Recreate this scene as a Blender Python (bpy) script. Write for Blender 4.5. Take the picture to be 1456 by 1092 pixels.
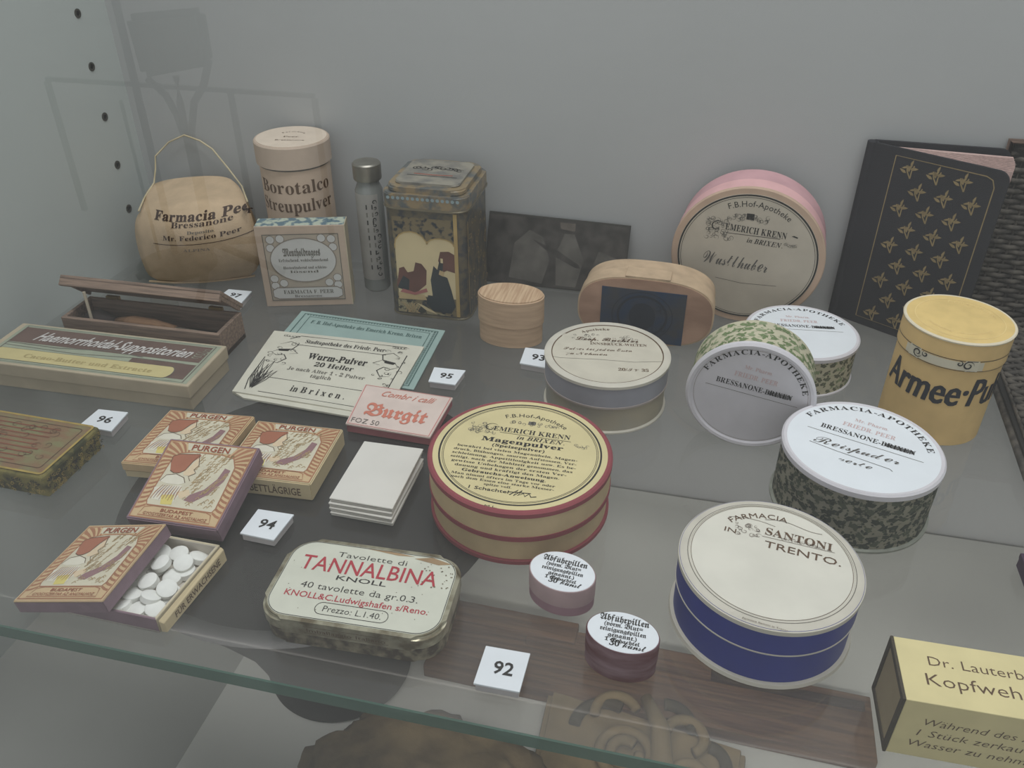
import bpy, bmesh, math, random
from mathutils import Vector, Matrix
from mathutils.geometry import tessellate_polygon
PI = math.pi
S = bpy.context.scene
COL = S.collection
for o in list(bpy.data.objects):
    bpy.data.objects.remove(o)
random.seed(7)

# ------------------------------------------------------------------ camera, world, lights, exposure
PITCH, YAW, CAMH, FPX, CX, CY = math.radians(33.3), math.radians(13.1), 0.30, 1200.0, 728.0, 546.0
cam = bpy.data.cameras.new('camera'); cam_o = bpy.data.objects.new('camera', cam); COL.objects.link(cam_o)
cam_o.location = (0, 0, CAMH); cam_o.rotation_euler = (PI/2 - PITCH, 0, YAW)
cam.sensor_width = 36; cam.lens = 36*FPX/1456; cam.clip_start = 0.005; cam.clip_end = 30
S.camera = cam_o
w = bpy.data.worlds.new('room_light'); S.world = w; w.use_nodes = True
w.node_tree.nodes['Background'].inputs[0].default_value = (0.95, 0.99, 1.02, 1)
w.node_tree.nodes['Background'].inputs[1].default_value = 0.52
def area(name, loc, size, sy, power, rot=(0, 0, 0), col=(1, 1, 1)):
    l = bpy.data.lights.new(name, 'AREA'); l.shape = 'RECTANGLE'; l.size = size; l.size_y = sy; l.energy = power; l.color = col
    o = bpy.data.objects.new(name, l); COL.objects.link(o); o.location = loc; o.rotation_euler = rot; return o
area('case_lamp', (-0.02, 0.30, 1.0), 0.8, 0.25, 3.4, (math.radians(-6), 0, 0), (0.97, 0.99, 1.0))
_ll = area('added_lower_fill', (.05, .215, -.016), 1.0, .02, .21, (math.radians(56), 0, 0)); _ll.data.spread = math.radians(84)  # unseen fill strip, added under the shelf front to brighten the lower level
S.view_settings.view_transform = 'Standard'; S.view_settings.look = 'None'
S.view_settings.exposure = 0.5; S.view_settings.gamma = 1; S.view_settings.use_curve_mapping = False

# ------------------------------------------------------------------ measuring: a pixel's ray met with a real plane
_R = Vector((math.cos(YAW), math.sin(YAW), 0)); _FH = Vector((-math.sin(YAW), math.cos(YAW), 0)); _Z = Vector((0, 0, 1))
_F = _FH*math.cos(PITCH) - _Z*math.sin(PITCH); _U = _FH*math.sin(PITCH) + _Z*math.cos(PITCH)
def _ray(x, y): return _R*(x-CX) - _U*(y-CY) + _F*FPX
def at(x, y, z=0.0):
    r = _ray(x, y); return Vector((0, 0, CAMH)) + r*((z-CAMH)/r.z)
def aty(x, y, Y):
    r = _ray(x, y); return Vector((0, 0, CAMH)) + r*(Y/r.y)

# ------------------------------------------------------------------ materials
def lin(c):
    c = c/255; return c/12.92 if c <= .04045 else ((c+.055)/1.055)**2.4
def rgb(r, g, b): return (lin(r), lin(g), lin(b), 1)
_mats = {}
def mat(name, col, rough=.75, metal=0, var=.06, scale=60, bump=0, spec=.25, col2=None, stretch=None, detail=4, lo=.4, hi=.6, bscale=None):
    if name in _mats: return _mats[name]
    m = bpy.data.materials.new(name); m.use_nodes = True; nt = m.node_tree; b = nt.nodes['Principled BSDF']
    b.inputs['Roughness'].default_value = rough; b.inputs['Metallic'].default_value = metal
    b.inputs['Specular IOR Level'].default_value = spec
    tc = nt.nodes.new('ShaderNodeTexCoord'); mp = nt.nodes.new('ShaderNodeMapping'); nt.links.new(tc.outputs['Object'], mp.inputs[0])
    if stretch: mp.inputs['Scale'].default_value = stretch
    n = nt.nodes.new('ShaderNodeTexNoise'); n.inputs['Scale'].default_value = scale; n.inputs['Detail'].default_value = detail
    nt.links.new(mp.outputs[0], n.inputs['Vector'])
    cr = nt.nodes.new('ShaderNodeValToRGB'); nt.links.new(n.outputs['Fac'], cr.inputs[0])
    c = rgb(*col); c2 = rgb(*col2) if col2 else tuple(x*(1-var*2.2) for x in c[:3])+(1,)
    cr.color_ramp.elements[0].position = lo; cr.color_ramp.elements[1].position = hi
    if not col2: cr.color_ramp.elements[0].position = .3; cr.color_ramp.elements[1].position = .62
    cr.color_ramp.elements[0].color = c2; cr.color_ramp.elements[1].color = c
    nt.links.new(cr.outputs[0], b.inputs['Base Color'])
    if bump:
        n2 = nt.nodes.new('ShaderNodeTexNoise'); n2.inputs['Scale'].default_value = bscale or scale*6; n2.inputs['Detail'].default_value = 3
        nt.links.new(mp.outputs[0], n2.inputs['Vector'])
        bp = nt.nodes.new('ShaderNodeBump'); bp.inputs['Strength'].default_value = bump; bp.inputs['Distance'].default_value = .001
        nt.links.new(n2.outputs['Fac'], bp.inputs['Height']); nt.links.new(bp.outputs[0], b.inputs['Normal'])
    _mats[name] = m; return m
def glassy(name, tint, refl_ior=1.5, rough=0.0, base=None, fac=0):
    m = bpy.data.materials.new(name); m.use_nodes = True; nt = m.node_tree; nt.nodes.clear()
    out = nt.nodes.new('ShaderNodeOutputMaterial'); tr = nt.nodes.new('ShaderNodeBsdfTransparent'); tr.inputs[0].default_value = tint
    gl = nt.nodes.new('ShaderNodeBsdfGlossy'); gl.inputs['Roughness'].default_value = rough
    fr = nt.nodes.new('ShaderNodeFresnel'); fr.inputs[0].default_value = refl_ior
    mx = nt.nodes.new('ShaderNodeMixShader'); nt.links.new(fr.outputs[0], mx.inputs[0])
    src = tr
    if base:
        df = nt.nodes.new('ShaderNodeBsdfDiffuse'); df.inputs[0].default_value = base
        m2 = nt.nodes.new('ShaderNodeMixShader'); m2.inputs[0].default_value = fac
        nt.links.new(tr.outputs[0], m2.inputs[1]); nt.links.new(df.outputs[0], m2.inputs[2]); src = m2
    nt.links.new(src.outputs[0], mx.inputs[1]); nt.links.new(gl.outputs[0], mx.inputs[2]); nt.links.new(mx.outputs[0], out.inputs[0])
    return m

# ------------------------------------------------------------------ object helpers
_ORG = {}
def thing(name, label, cat, loc=(0, 0, 0), rz=0, group=None):
    o = bpy.data.objects.new(name, None); COL.objects.link(o); o.empty_display_size = .01
    o.location = loc; o.rotation_euler = (0, 0, rz); o['label'] = label; o['category'] = cat
    if group: o['group'] = group
    return o
def tag(o, label, cat, group=None):
    o['label'] = label; o['category'] = cat
    if group: o['group'] = group
    return o
def link(name, me, mats, parent=None, smooth=None, kind=None, label=None, loc=None):
    for m in (mats if isinstance(mats, (list, tuple)) else [mats]): me.materials.append(m)
    o = bpy.data.objects.new(name, me); COL.objects.link(o)
    if parent is not None: o.parent = parent
    if smooth:
        for p in me.polygons: p.use_smooth = True
        if smooth < 3:
            es = me.edges; bm = bmesh.new(); bm.from_mesh(me)
            for e in bm.edges:
                if len(e.link_faces) == 2 and e.calc_face_angle(0) > smooth: e.smooth = False
            bm.to_mesh(me); bm.free()
    if kind: o['kind'] = kind
    if label: o['label'] = label
    if loc is not None: o.location = loc
    return o
def obj(name, bm, mats, parent=None, smooth=None, **k):
    me = bpy.data.meshes.new(name); bmesh.ops.recalc_face_normals(bm, faces=bm.faces); bm.to_mesh(me); bm.free()
    return link(name, me, mats, parent, smooth, **k)
def pydata(name, vs, fs, mats, parent=None, smooth=None, fix=False, **k):
    me = bpy.data.meshes.new(name); me.from_pydata([tuple(v) for v in vs], [], fs); me.update()
    if fix:
        bm = bmesh.new(); bm.from_mesh(me); bmesh.ops.recalc_face_normals(bm, faces=bm.faces); bm.to_mesh(me); bm.free()
    return link(name, me, mats, parent, smooth, **k)
def BX(cx, cy, cz, sx, sy, sz, bev=0, rz=0, bm=None, seg=2, rx=0, ry=0):
    """box by centre and size"""
    nb = bmesh.new()
    bmesh.ops.create_cube(nb, size=1, matrix=Matrix.Diagonal((sx, sy, sz, 1)))
    if bev: bmesh.ops.bevel(nb, geom=list(nb.edges), offset=bev, segments=seg, affect='EDGES', profile=.5)
    M = Matrix.Translation((cx, cy, cz)) @ Matrix.Rotation(rz, 4, 'Z') @ Matrix.Rotation(ry, 4, 'Y') @ Matrix.Rotation(rx, 4, 'X')
    bmesh.ops.transform(nb, matrix=M, verts=nb.verts)
    if bm is None: return nb
    me = bpy.data.meshes.new('tmp'); nb.to_mesh(me); nb.free(); bm.from_mesh(me); bpy.data.meshes.remove(me); return bm
def hexa(top, bot, bev=0):
    """a six-sided slab from four top and four bottom corners (same order)"""
    bm = bmesh.new(); v = [bm.verts.new(p) for p in list(top)+list(bot)]
    bm.faces.new(v[:4]); bm.faces.new(v[7:3:-1])
    for i in range(4): bm.faces.new((v[i], v[4+i], v[4+(i+1) % 4], v[(i+1) % 4]))
    if bev: bmesh.ops.bevel(bm, geom=list(bm.edges), offset=bev, segments=2, affect='EDGES')
    return bm
def prism(outline, z0, z1, bev=0, holes=False):
    bm = bmesh.new(); n = len(outline)
    a = [bm.verts.new((p[0], p[1], z0)) for p in outline]; b = [bm.verts.new((p[0], p[1], z1)) for p in outline]
    ft = bm.faces.new(b); fb = bm.faces.new(a[::-1])
    for i in range(n): bm.faces.new((a[i], a[(i+1) % n], b[(i+1) % n], b[i]))
    if bev:
        es = [e for e in bm.edges if (e in ft.edges[:] or e in fb.edges[:])]
        bmesh.ops.bevel(bm, geom=es, offset=bev, segments=3, affect='EDGES')
    return bm
def rrect(w_, d_, r, n=8, cx=0, cy=0, a0=0):
    o = []
    for qx, qy, s in ((1, 1, 0), (-1, 1, 1), (-1, -1, 2), (1, -1, 3)):
        for i in range(n+1):
            a = s*PI/2 + i/n*PI/2; o.append((qx*(w_/2-r)+r*math.cos(a), qy*(d_/2-r)+r*math.sin(a)))
    c, s = math.cos(a0), math.sin(a0)
    return [(cx+x*c-y*s, cy+x*s+y*c) for x, y in o]
def oval(a, b, n=72): return [(a*math.cos(2*PI*i/n), b*math.sin(2*PI*i/n)) for i in range(n)]
def lathe(profile, a=1.0, b=1.0, n=96, closed=False):
    """profile [(r,z)...] turned round z; a,b stretch it to an oval"""
    vs, fs = [], []; m = len(profile)
    for i in range(n):
        c, s = math.cos(2*PI*i/n), math.sin(2*PI*i/n)
        for r, z in profile: vs.append((r*c*a, r*s*b, z))
    for i in range(n):
        j = (i+1) % n
        for k in range(m-1 if not closed else m):
            k2 = (k+1) % m; fs.append((i*m+k, j*m+k, j*m+k2, i*m+k2))
    if not closed:
        if profile[0][0] > 1e-6: fs.append(tuple(i*m for i in range(n))[::-1])
        if profile[-1][0] > 1e-6: fs.append(tuple(i*m+m-1 for i in range(n)))
    bm = bmesh.new(); V = [bm.verts.new(v) for v in vs]
    for f in fs:
        try: bm.faces.new([V[q] for q in f])
        except ValueError: pass
    bmesh.ops.remove_doubles(bm, verts=bm.verts, dist=1e-7)
    return bm
def tube(pts, r, seg=8, closed=False, r_end=None):
    pts = [Vector(p) for p in pts]; n = len(pts); vs, fs = [], []
    for i, p in enumerate(pts):
        if closed: t = pts[(i+1) % n]-pts[i-1]
        else: t = pts[min(i+1, n-1)]-pts[max(i-1, 0)]
        t.normalize(); u = t.cross(_Z)
        if u.length < .05: u = t.cross(Vector((1, 0, 0)))
        u.normalize(); v = t.cross(u)
        rr = r if not isinstance(r, (list, tuple)) else r[i]
        for k in range(seg):
            a = 2*PI*k/seg; vs.append(p+u*rr*math.cos(a)+v*rr*math.sin(a))
    for i in range(n if closed else n-1):
        j = (i+1) % n
        for k in range(seg): fs.append((i*seg+k, i*seg+(k+1) % seg, j*seg+(k+1) % seg, j*seg+k))
    if not closed: fs.append(tuple(range(seg))[::-1]); fs.append(tuple((n-1)*seg+k for k in range(seg)))
    bm = bmesh.new(); V = [bm.verts.new(v) for v in vs]
    for f in fs: bm.faces.new([V[q] for q in f])
    return bm
def join(*bms):
    out = bms[0]
    for b in bms[1:]:
        me = bpy.data.meshes.new('tmp'); b.to_mesh(me); b.free(); out.from_mesh(me); bpy.data.meshes.remove(me)
    return out

# ------------------------------------------------------------------ glyphs and print
_MAP = {'serif': (0x1D400, 0x1D7CE), 'italic': (0x1D468, None), 'frak': (0x1D56C, None), 'script': (0x1D4D0, None), 'thin': (0x1D434, None), 'hand': (0x1D49C, None)}
_HAND = dict(B=0x212C, E=0x2130, F=0x2131, H=0x210B, I=0x2110, L=0x2112, M=0x2133, R=0x211B, e=0x212F, g=0x210A, o=0x2134)
def _uc(ch, st):
    if st == 'hand' and ch in _HAND: return chr(_HAND[ch])
    if st in _MAP:
        b, d = _MAP[st]
        if st == 'thin' and ch == 'h': return chr(0x210E)
        if 'A' <= ch <= 'Z': return chr(b+ord(ch)-65)
        if 'a' <= ch <= 'z': return chr(b+26+ord(ch)-97)
        if d and ch.isdigit(): return chr(d+int(ch))
        if ch.isdigit(): return chr(0x1D7CE+int(ch))
    return ch
_cur = bpy.data.curves.new('glyphs', 'FONT'); _cur.dimensions = '2D'; _cur.fill_mode = 'FRONT'; _cur.resolution_u = 2
_cur.space_line = 4; _go = bpy.data.objects.new('glyphs', _cur); COL.objects.link(_go); _G = {}
def _load(chars, st, wt):
    """fetch glyph outlines, one to a line of one text curve, so that one update serves them all"""
    need = [c for c in dict.fromkeys(chars) if (c, st, wt) not in _G and c != ' ']
    if not need: return
    base = [({'ä': 'a', 'ö': 'o', 'ü': 'u'}.get(c, c) if st in _MAP else c) for c in need]
    lines = ['l']
    for c in base: u = _uc(c, st); lines += [u, '' if st in _MAP else u+'l']
    _cur.body = '\n'.join(lines); _cur.offset = wt
    dg = bpy.context.evaluated_depsgraph_get(); dg.update(); e = _go.evaluated_get(dg); me = e.to_mesh()
    L = [[[], [], {}] for _ in lines]; co = [v.co.copy() for v in me.vertices]
    for p in me.polygons:
        k = max(0, min(len(lines)-1, round(-(co[p.vertices[0]].y-.3)/4))); vs, fs, mp = L[k]; f = []
        for i in p.vertices:
            if i not in mp: mp[i] = len(vs); vs.append((co[i].x, co[i].y+4*k))
            f.append(mp[i])
        fs.append(tuple(f))
    e.to_mesh_clear(); lx = max(p[0] for p in L[0][0])
    for q, c in enumerate(need):
        vs, fs, _ = L[1+2*q]; cl = L[2+2*q][0]; adv = max(p[0] for p in cl)-lx if cl else (max(p[0] for p in vs)+(.0 if st in ('frak', 'hand', 'script') else .03) if vs else .6)
        if c != base[q] and vs:
            cxm = (min(p[0] for p in vs)+max(p[0] for p in vs))/2
            for sx in (-.1, .1):
                b = len(vs); vs += [(cxm+sx-.045, .56), (cxm+sx+.045, .56), (cxm+sx+.045, .65), (cxm+sx-.045, .65)]; fs.append((b, b+1, b+2, b+3))
        _G[(c, st, wt)] = (vs, fs, adv)
def glyphs(t, st, wt):
    if st in _MAP:
        wt = {'serif': .012 if wt >= .008 else 0, 'italic': 0, 'frak': .014, 'script': .008, 'hand': .005}.get(st, 0)
    _load(t, st, wt); return [_G.get((c, st, wt), ([], [], .30)) for c in t]
class Ink:
    """flat print: shapes in a surface's own u,v (metres), later laid on the surface by a map"""
    def __init__(s): s.v = []; s.f = []; s.mi = []; s.mats = []; s.h = .00012
    def _m(s, m):
        if m not in s.mats: s.mats.append(m)
        return s.mats.index(m)
    def add(s, vs, fs, m, h=None):
        b = len(s.v); k = s._m(m); h = s.h if h is None else h
        s.v += [(x, y, h) for x, y in vs]
        for f in fs: s.f.append(tuple(b+i for i in f)); s.mi.append(k)
    def poly(s, pts, m, h=None):
        tri = tessellate_polygon([[Vector((x, y, 0)) for x, y in pts]]); s.add(pts, [tuple(t) for t in tri], m, h)
    def line(s, pts, w_, m, closed=False, h=None, taper=False):
        n = len(pts); vs, fs = [], []
        for i in range(n):
            a = pts[i-1] if (closed or i > 0) else pts[i]; b = pts[(i+1) % n] if (closed or i < n-1) else pts[i]
            dx, dy = b[0]-a[0], b[1]-a[1]; L = math.hypot(dx, dy) or 1
            ww = w_*(math.sin(PI*(i+.3)/(n-.4)) if taper else 1)/2
            vs += [(pts[i][0]-dy/L*ww, pts[i][1]+dx/L*ww), (pts[i][0]+dy/L*ww, pts[i][1]-dx/L*ww)]
        for i in range(n if closed else n-1):
            j = (i+1) % n; fs.append((2*i, 2*i+1, 2*j+1, 2*j))
        s.add(vs, fs, m, h)
    def ring(s, rx, ry, w_, m, cx=0, cy=0, n=96, h=None, a0=0, a1=2*PI):
        full = abs(a1-a0-2*PI) < 1e-6; k = n if full else n+1
        s.line([(cx+rx*math.cos(a0+(a1-a0)*i/n), cy+ry*math.sin(a0+(a1-a0)*i/n)) for i in range(k)], w_, m, full, h)
    def disc(s, rx, ry, m, cx=0, cy=0, n=64, h=None):
        s.poly([(cx+rx*math.cos(2*PI*i/n), cy+ry*math.sin(2*PI*i/n)) for i in range(n)], m, h)
    def text(s, t, x0, x1, y, hgt, m, st='sans', wt=0, slope=0, slant=0, cap=.66, h=None):
        """fit t between x0 and x1, baseline y, capital height hgt"""
        sc = hgt/cap; gl = glyphs(t, st, wt); W = sum(g[2] for g in gl) or 1; sx = (x1-x0)/W; x = 0
        for g in gl:
            if g[0]: s.add([(x0+(x+px)*sx+slant*py*sc, y+py*sc+slope*((x+px)*sx)) for px, py in g[0]], g[1], m, h)
            x += g[2]
    def arc(s, t, R, a0, a1, hgt, m, st='sans', wt=0, cx=0, cy=0, cap=.66, ry=None, h=None):
        """letters along a circle from angle a0 to a1 (degrees, clockwise reading on top)"""
        sc = hgt/cap; gl = glyphs(t, st, wt); W = sum(g[2] for g in gl); x = 0
        k = math.radians(a0-a1)*R/(W*sc)
        for g in gl:
            A = math.radians(a0)-(x+g[2]/2)*sc*k/R; ux, uy = math.cos(A), math.sin(A); tx, ty = math.sin(A), -math.cos(A)
            if g[0]:
                kk = min(k, 1.25)
                s.add([(cx+ux*R+(px-g[2]/2)*sc*kk*tx+py*sc*ux, cy+uy*R*(ry or 1)+(px-g[2]/2)*sc*kk*ty+py*sc*uy) for px, py in g[0]], g[1], m, h)
            x += g[2]
    def curl(s, x, y, r, m, w_=.0003, turns=1.2, a=0, d=1, h=None):
        s.line([(x+r*(1-i/18)*math.cos(a+d*turns*2*PI*i/16), y+r*(1-i/18)*math.sin(a+d*turns*2*PI*i/16)) for i in range(15)], w_, m, taper=True, h=h)
    def leaf(s, x, y, L, a, m, w_=.35, h=None):
        c, q = math.cos(a), math.sin(a)
        s.poly([(x+px*c-py*q, y+px*q+py*c) for px, py in ((0, 0), (.3*L, w_*L*.5), (.65*L, w_*L*.4), (L, 0), (.65*L, -w_*L*.4), (.3*L, -w_*L*.5))], m, h)
    def build(s, name, parent, mp=None, **k):
        if not s.v: return None
        vs = [mp(x, y, h) if mp else (x, y, h) for x, y, h in s.v]
        me = bpy.data.meshes.new(name); me.from_pydata([tuple(v) for v in vs], [], s.f); me.update()
        for m in s.mats: me.materials.append(m)
        me.polygons.foreach_set('material_index', s.mi)
        o = bpy.data.objects.new(name, me); COL.objects.link(o)
        if parent is not None: o.parent = parent
        for kk, vv in k.items(): o[kk] = vv
        return o
def plane_map(org, ex, ey):
    org, ex, ey = Vector(org), Vector(ex).normalized(), Vector(ey).normalized(); n = ex.cross(ey).normalized()
    return lambda u, v, h: org+ex*u+ey*v+n*h
def top_map(z, rz=0, cx=0, cy=0): return plane_map((cx, cy, z), (math.cos(rz), math.sin(rz), 0), (-math.sin(rz), math.cos(rz), 0))
def cyl_map(r, a0, ry=None):
    return lambda u, v, h: Vector(((r+h)*math.cos(a0+u/r), ((ry or r)+h)*math.sin(a0+u/r), v))
def quad_map(bl, br, tr, tl):
    bl, br, tr, tl = map(Vector, (bl, br, tr, tl)); n = (br-bl).cross(tl-bl).normalized()
    return lambda u, v, h: bl*(1-u)*(1-v)+br*u*(1-v)+tr*u*v+tl*(1-u)*v+n*h

# ------------------------------------------------------------------ inks and papers
BLACK = mat('black_ink', (48, 46, 44), var=0); GREYINK = mat('grey_ink', (110, 106, 98), var=0); PALEINK = mat('faded_ink', (150, 140, 130), var=0)
RED = mat('red_ink', (176, 62, 72), var=.02); ORANGE = mat('orange_ink', (208, 128, 108), var=.03); PENCIL = mat('pencil', (96, 92, 88), var=0)
BROWNINK = mat('brown_ink', (96, 74, 56), var=0); WHITEINK = mat('white_ink', (205, 200, 195), var=0)
PALERED = mat('pale_red_ink', (206, 178, 176), var=0)
CREAM = mat('cream_paper', (222, 218, 205), var=.04, scale=40)
WHITE = mat('white_paper', (232, 236, 240), var=.02, scale=40)

# ------------------------------------------------------------------ setting
WX0, WX1, BY, FY = -0.4535, 0.62, 0.600, 0.200
ZL = -0.20
wallm = mat('painted_wall', (184, 190, 187), rough=.9, var=.02, scale=4)
wallb = mat('painted_wall_rear', (175, 176, 175), rough=.9, var=.02, scale=4)
def struct(name, bm, m, parent=None, **k):
    o = obj(name, bm, m, parent, **k)
    if parent is None: o['kind'] = 'structure'
    return o
struct('wall_back', BX((WX0+WX1)/2, BY+.01, .15, WX1-WX0+.04, .02, .9), wallb)
wl = struct('wall_left', BX(WX0-.01, .38, .15, .02, .46, .9), wallm)
struct('wall_right', BX(WX1+.01, .38, .15, .02, .46, .9), wallm)
struct('floor', BX((WX0+WX1)/2, .38, ZL-.013, WX1-WX0, .46, .02), mat('case_floor', (150, 151, 145), rough=.8, var=.05, scale=8))
# pin holes in the side wall: short dark sockets
hole = mat('pin_hole', (60, 58, 52), var=0)
for i, (px, py) in enumerate(((110, 19), (132, 94), (151, 165), (169, 233), (185, 295))):
    Yh = .567; r = _ray(px, py); p = Vector((0, 0, CAMH))+r*((WX0)/r.x)
    b = lathe([(.0018, -.003), (.0018, .0006), (.0032, .0006), (.0032, 0)], n=16)
    bmesh.ops.transform(b, matrix=Matrix.Translation((WX0, Yh, p.z)) @ Matrix.Rotation(PI/2, 4, 'Y'), verts=b.verts)
    obj('pin_hole', b, hole, wl)
# glass shelf
shelf_t = .008
sg = glassy('shelf_glass', (.955, .95, .94, 1), 1.5, base=rgb(196, 190, 184), fac=.055)
eg = glassy('shelf_glass_edge', (.30, .42, .38, 1), 1.45, base=rgb(78, 112, 98), fac=.75)
sh = thing('glass_shelf', 'clear glass shelf with a green front edge carrying all the boxes', 'shelf', (0, 0, -.0085))
bm = bmesh.new(); x0, x1, y0, y1 = WX0+.002, WX1-.002, FY, BY-.004
for z in (.0080, .0002):
    bm.faces.new([bm.verts.new(p) for p in ((x0, y0, z), (x1, y0, z), (x1, y1, z), (x0, y1, z))])
obj('shelf_pane', bm, sg, sh)
bm = bmesh.new()
bm.faces.new([bm.verts.new(p) for p in ((x0, y0, 0), (x1, y0, 0), (x1, y0-.0006, .0006), (x0, y0-.0006, .0006))])
bm.faces.new([bm.verts.new(p) for p in ((x0, y0-.0006, .0006), (x1, y0-.0006, .0006), (x1, y0-.0006, .0076), (x0, y0-.0006, .0076))])
bm.faces.new([bm.verts.new(p) for p in ((x0, y0-.0006, .0076), (x1, y0-.0006, .0076), (x1, y0, .0082), (x0, y0, .0082))])
obj('polished_edge', bm, eg, sh, label='green polished front edge')
# front pane of the case
gp = bmesh.new(); gp.faces.new([gp.verts.new(p) for p in ((WX0, .15, -.21), (WX1, .15, -.21), (WX1, .15, .60), (WX0, .15, .60))])
pane = obj('window_1', gp, glassy('case_glass', (.95, .96, .96, 1), 1.7)); pane['kind'] = 'structure'
# plinth board on the lower level
pb = struct('trim_1', BX((-.28+WX1)/2-.002, .375, ZL-.001, WX1+.276, .44, .004, .0008), mat('lower_board', (194, 194, 187), rough=.7, var=.03, scale=9))

# ------------------------------------------------------------------ round boxes
def facing(x, y): return math.atan2(-y, -x)
# -- the large cream box with red bands
TAN = mat('ochre_card', (204, 180, 140), var=.05, scale=90, bump=.1); REDB = mat('red_binding', (146, 74, 80), var=.05)
YEL = mat('yellow_label', (218, 204, 156), var=.05, scale=30)
t = thing('round_powder_box', 'large round cream and ochre cardboard box with red bands and printed lid', 'box', (-.0737, .3350, 0))
R = .0473
obj('box_base', lathe([(0, 0), (R-.0015, 0), (R-.0015, .0165), (0, .0165)]), TAN, t, .6)
obj('lid', lathe([(0, .0168), (R-.0004, .0168), (R-.0004, .0330), (0, .0330)]), TAN, t, .6)
obj('lower_band', lathe([(R-.0016, 0), (R-.0001, 0), (R-.0001, .0022), (R-.0016, .0024)], closed=True), REDB, t, .6)
obj('middle_band', lathe([(R-.0016, .0152), (R, .0152), (R, .0180), (R-.0016, .0180)], closed=True), REDB, t, .6)
obj('upper_band', lathe([(R-.0024, .0322), (R-.0002, .0302), (R+.0002, .0302), (R+.0002, .0327), (R-.0008, .0335), (R-.0024, .0334)], closed=True), REDB, t, .6)
obj('paper_label', lathe([(0, .0331), (R-.0016, .0331), (R-.0016, .0333), (0, .0333)]), YEL, t, .6)
k = Ink(); k.ring(.0415, .0415, .0009, BLACK); k.ring(.0400, .0400, .00022, BLACK); k.ring(.0393, .0393, .00022, BLACK)
k.line([(-.014, .0137), (.024, .0137)], .0003, BLACK)
for i in range(26):
    k.curl(-.0245+random.uniform(-.006, .008), .0165+random.uniform(-.006, .004), random.uniform(.001, .0022), GREYINK, .0003, a=random.uniform(0, 6), d=random.choice((-1, 1)))
for i in range(20): k.curl(random.uniform(-.012, .016), .0247+random.uniform(-.0016, .0012), random.uniform(.0008, .0016), GREYINK, .0003, a=random.uniform(0, 6))
for i in range(7): k.curl(.027+i*.001, .0105+random.uniform(-.001, .001), .0012, GREYINK, .00025, a=i)
k.poly([(-.001, .0236), (.003, .0236), (.003, .0266), (-.001, .0266)], GREYINK)
k.curl(-.0195, .0168, .0042, BLACK, .0006, 1.1, a=.6)
k.build('printed_ornament', t, top_map(.0333))
k = Ink()
k.arc('F.B.Hof-Apotheke', .0300, 117, 50, .0030, BLACK, 'sans', 0)
k.text('EMERICH KRENN', -.0180, .0235, .0150, .0036, BLACK, 'serif'); 
k.text('in BRIXEN.', -.0040, .0215, .0098, .0030, BLACK, 'italic')
k.text('Magenpulver', -.0220, .0215, .0052, .0034, BLACK, 'serif', .022)
k.text('(Speisepulver)', -.0155, .0125, .0014, .0022, BLACK, 'serif', .01)
Y0 = -.0022
for i, (s_, a, b) in enumerate((('bewährt bei vielen Magenübeln, Magen-', -.0330, .0300), ('druck, Blähungen, saurem Aufstossen, Ver-', -.0340, .0300), ('schleimung, Appetitlosigkeit usw. Es be-', -.0340, .0302),
        ('seitigt, nach der Mahlzeit genommen, das', -.0340, .0290), ('gewisse Unbehagen der ersten Ver-', -.0325, .0265), ('dauung und kräftigt den Magen.', -.0300, .0235))):
    k.text(s_, a, b, Y0-i*.00315, .0017, BLACK, 'serif')
k.text('Gebrauchs-Anweisung.', -.0255, .0175, -.0213, .0019, BLACK, 'serif', .012)
k.text('Man nimmt öfters im Tage vor oder', -.0300, .0225, -.0243, .0016, BLACK, 'serif')
k.text('nach dem Essen eine starke Messer-', -.0295, .0225, -.0270, .0016, BLACK, 'serif')
k.text('spitze voll.', -.0120, .0020, -.0297, .0016, BLACK, 'serif')
k.text('1 Schachtel', -.0195, .0015, -.0335, .0021, BLACK, 'sans', .012)
k.text('M.L.', -.0080, -.0015, -.0448, .0012, BLACK, 'sans')
k.line([(.002, -.0342), (.0055, -.0300), (.0040, -.0345), (.0075, -.0300), (.0060, -.0340), (.0085, -.0318), (.0095, -.0340), (.0112, -.0316), (.0125, -.0338), (.0150, -.0330)], .0006, BLACK)
k.line([(.0010, -.0322), (.0120, -.0312)], .0005, BLACK)
k.build('lettering', t, top_map(.0333, .01))

# -- the blue box
BLUE = mat('blue_card', (34, 48, 138), var=.06, scale=70, rough=.45); CRM = mat('cream_card', (206, 200, 186), var=.05)
t = thing('round_blue_box', 'round dark blue cardboard box with cream rim and printed cream lid', 'box', (.0495, .2834, 0))
R = .0392
obj('box_base', lathe([(0, 0), (R-.0008, 0), (R-.0008, .0195), (0, .0195)]), BLUE, t, .6)
obj('lid', lathe([(0, .0197), (R-.0002, .0197), (R-.0002, .0342), (0, .0342)]), BLUE, t, .6)
obj('lower_band', lathe([(R-.0009, 0), (R+.0012, 0), (R+.0008, .0018), (R-.0009, .0020)], closed=True), CRM, t, .6)
obj('middle_band', lathe([(R-.0006, .0192), (R+.0001, .0192), (R+.0001, .0198), (R-.0006, .0198)], closed=True), CRM, t, .6)
obj('upper_band', lathe([(R-.0045, .0352), (R-.0030, .0348), (R-.0010, .0346), (R+.0003, .0338), (R+.0003, .0316), (R-.002, .0316), (R-.004, .0335)], closed=True), CRM, t, .6)
obj('paper_label', lathe([(0, .0343), (R-.0040, .0343), (R-.0036, .0348), (0, .0348)]), CREAM, t, .6)
k = Ink(); k.ring(.0352, .0352, .0010, GREYINK); k.ring(.0341, .0341, .0002, BROWNINK)
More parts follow.
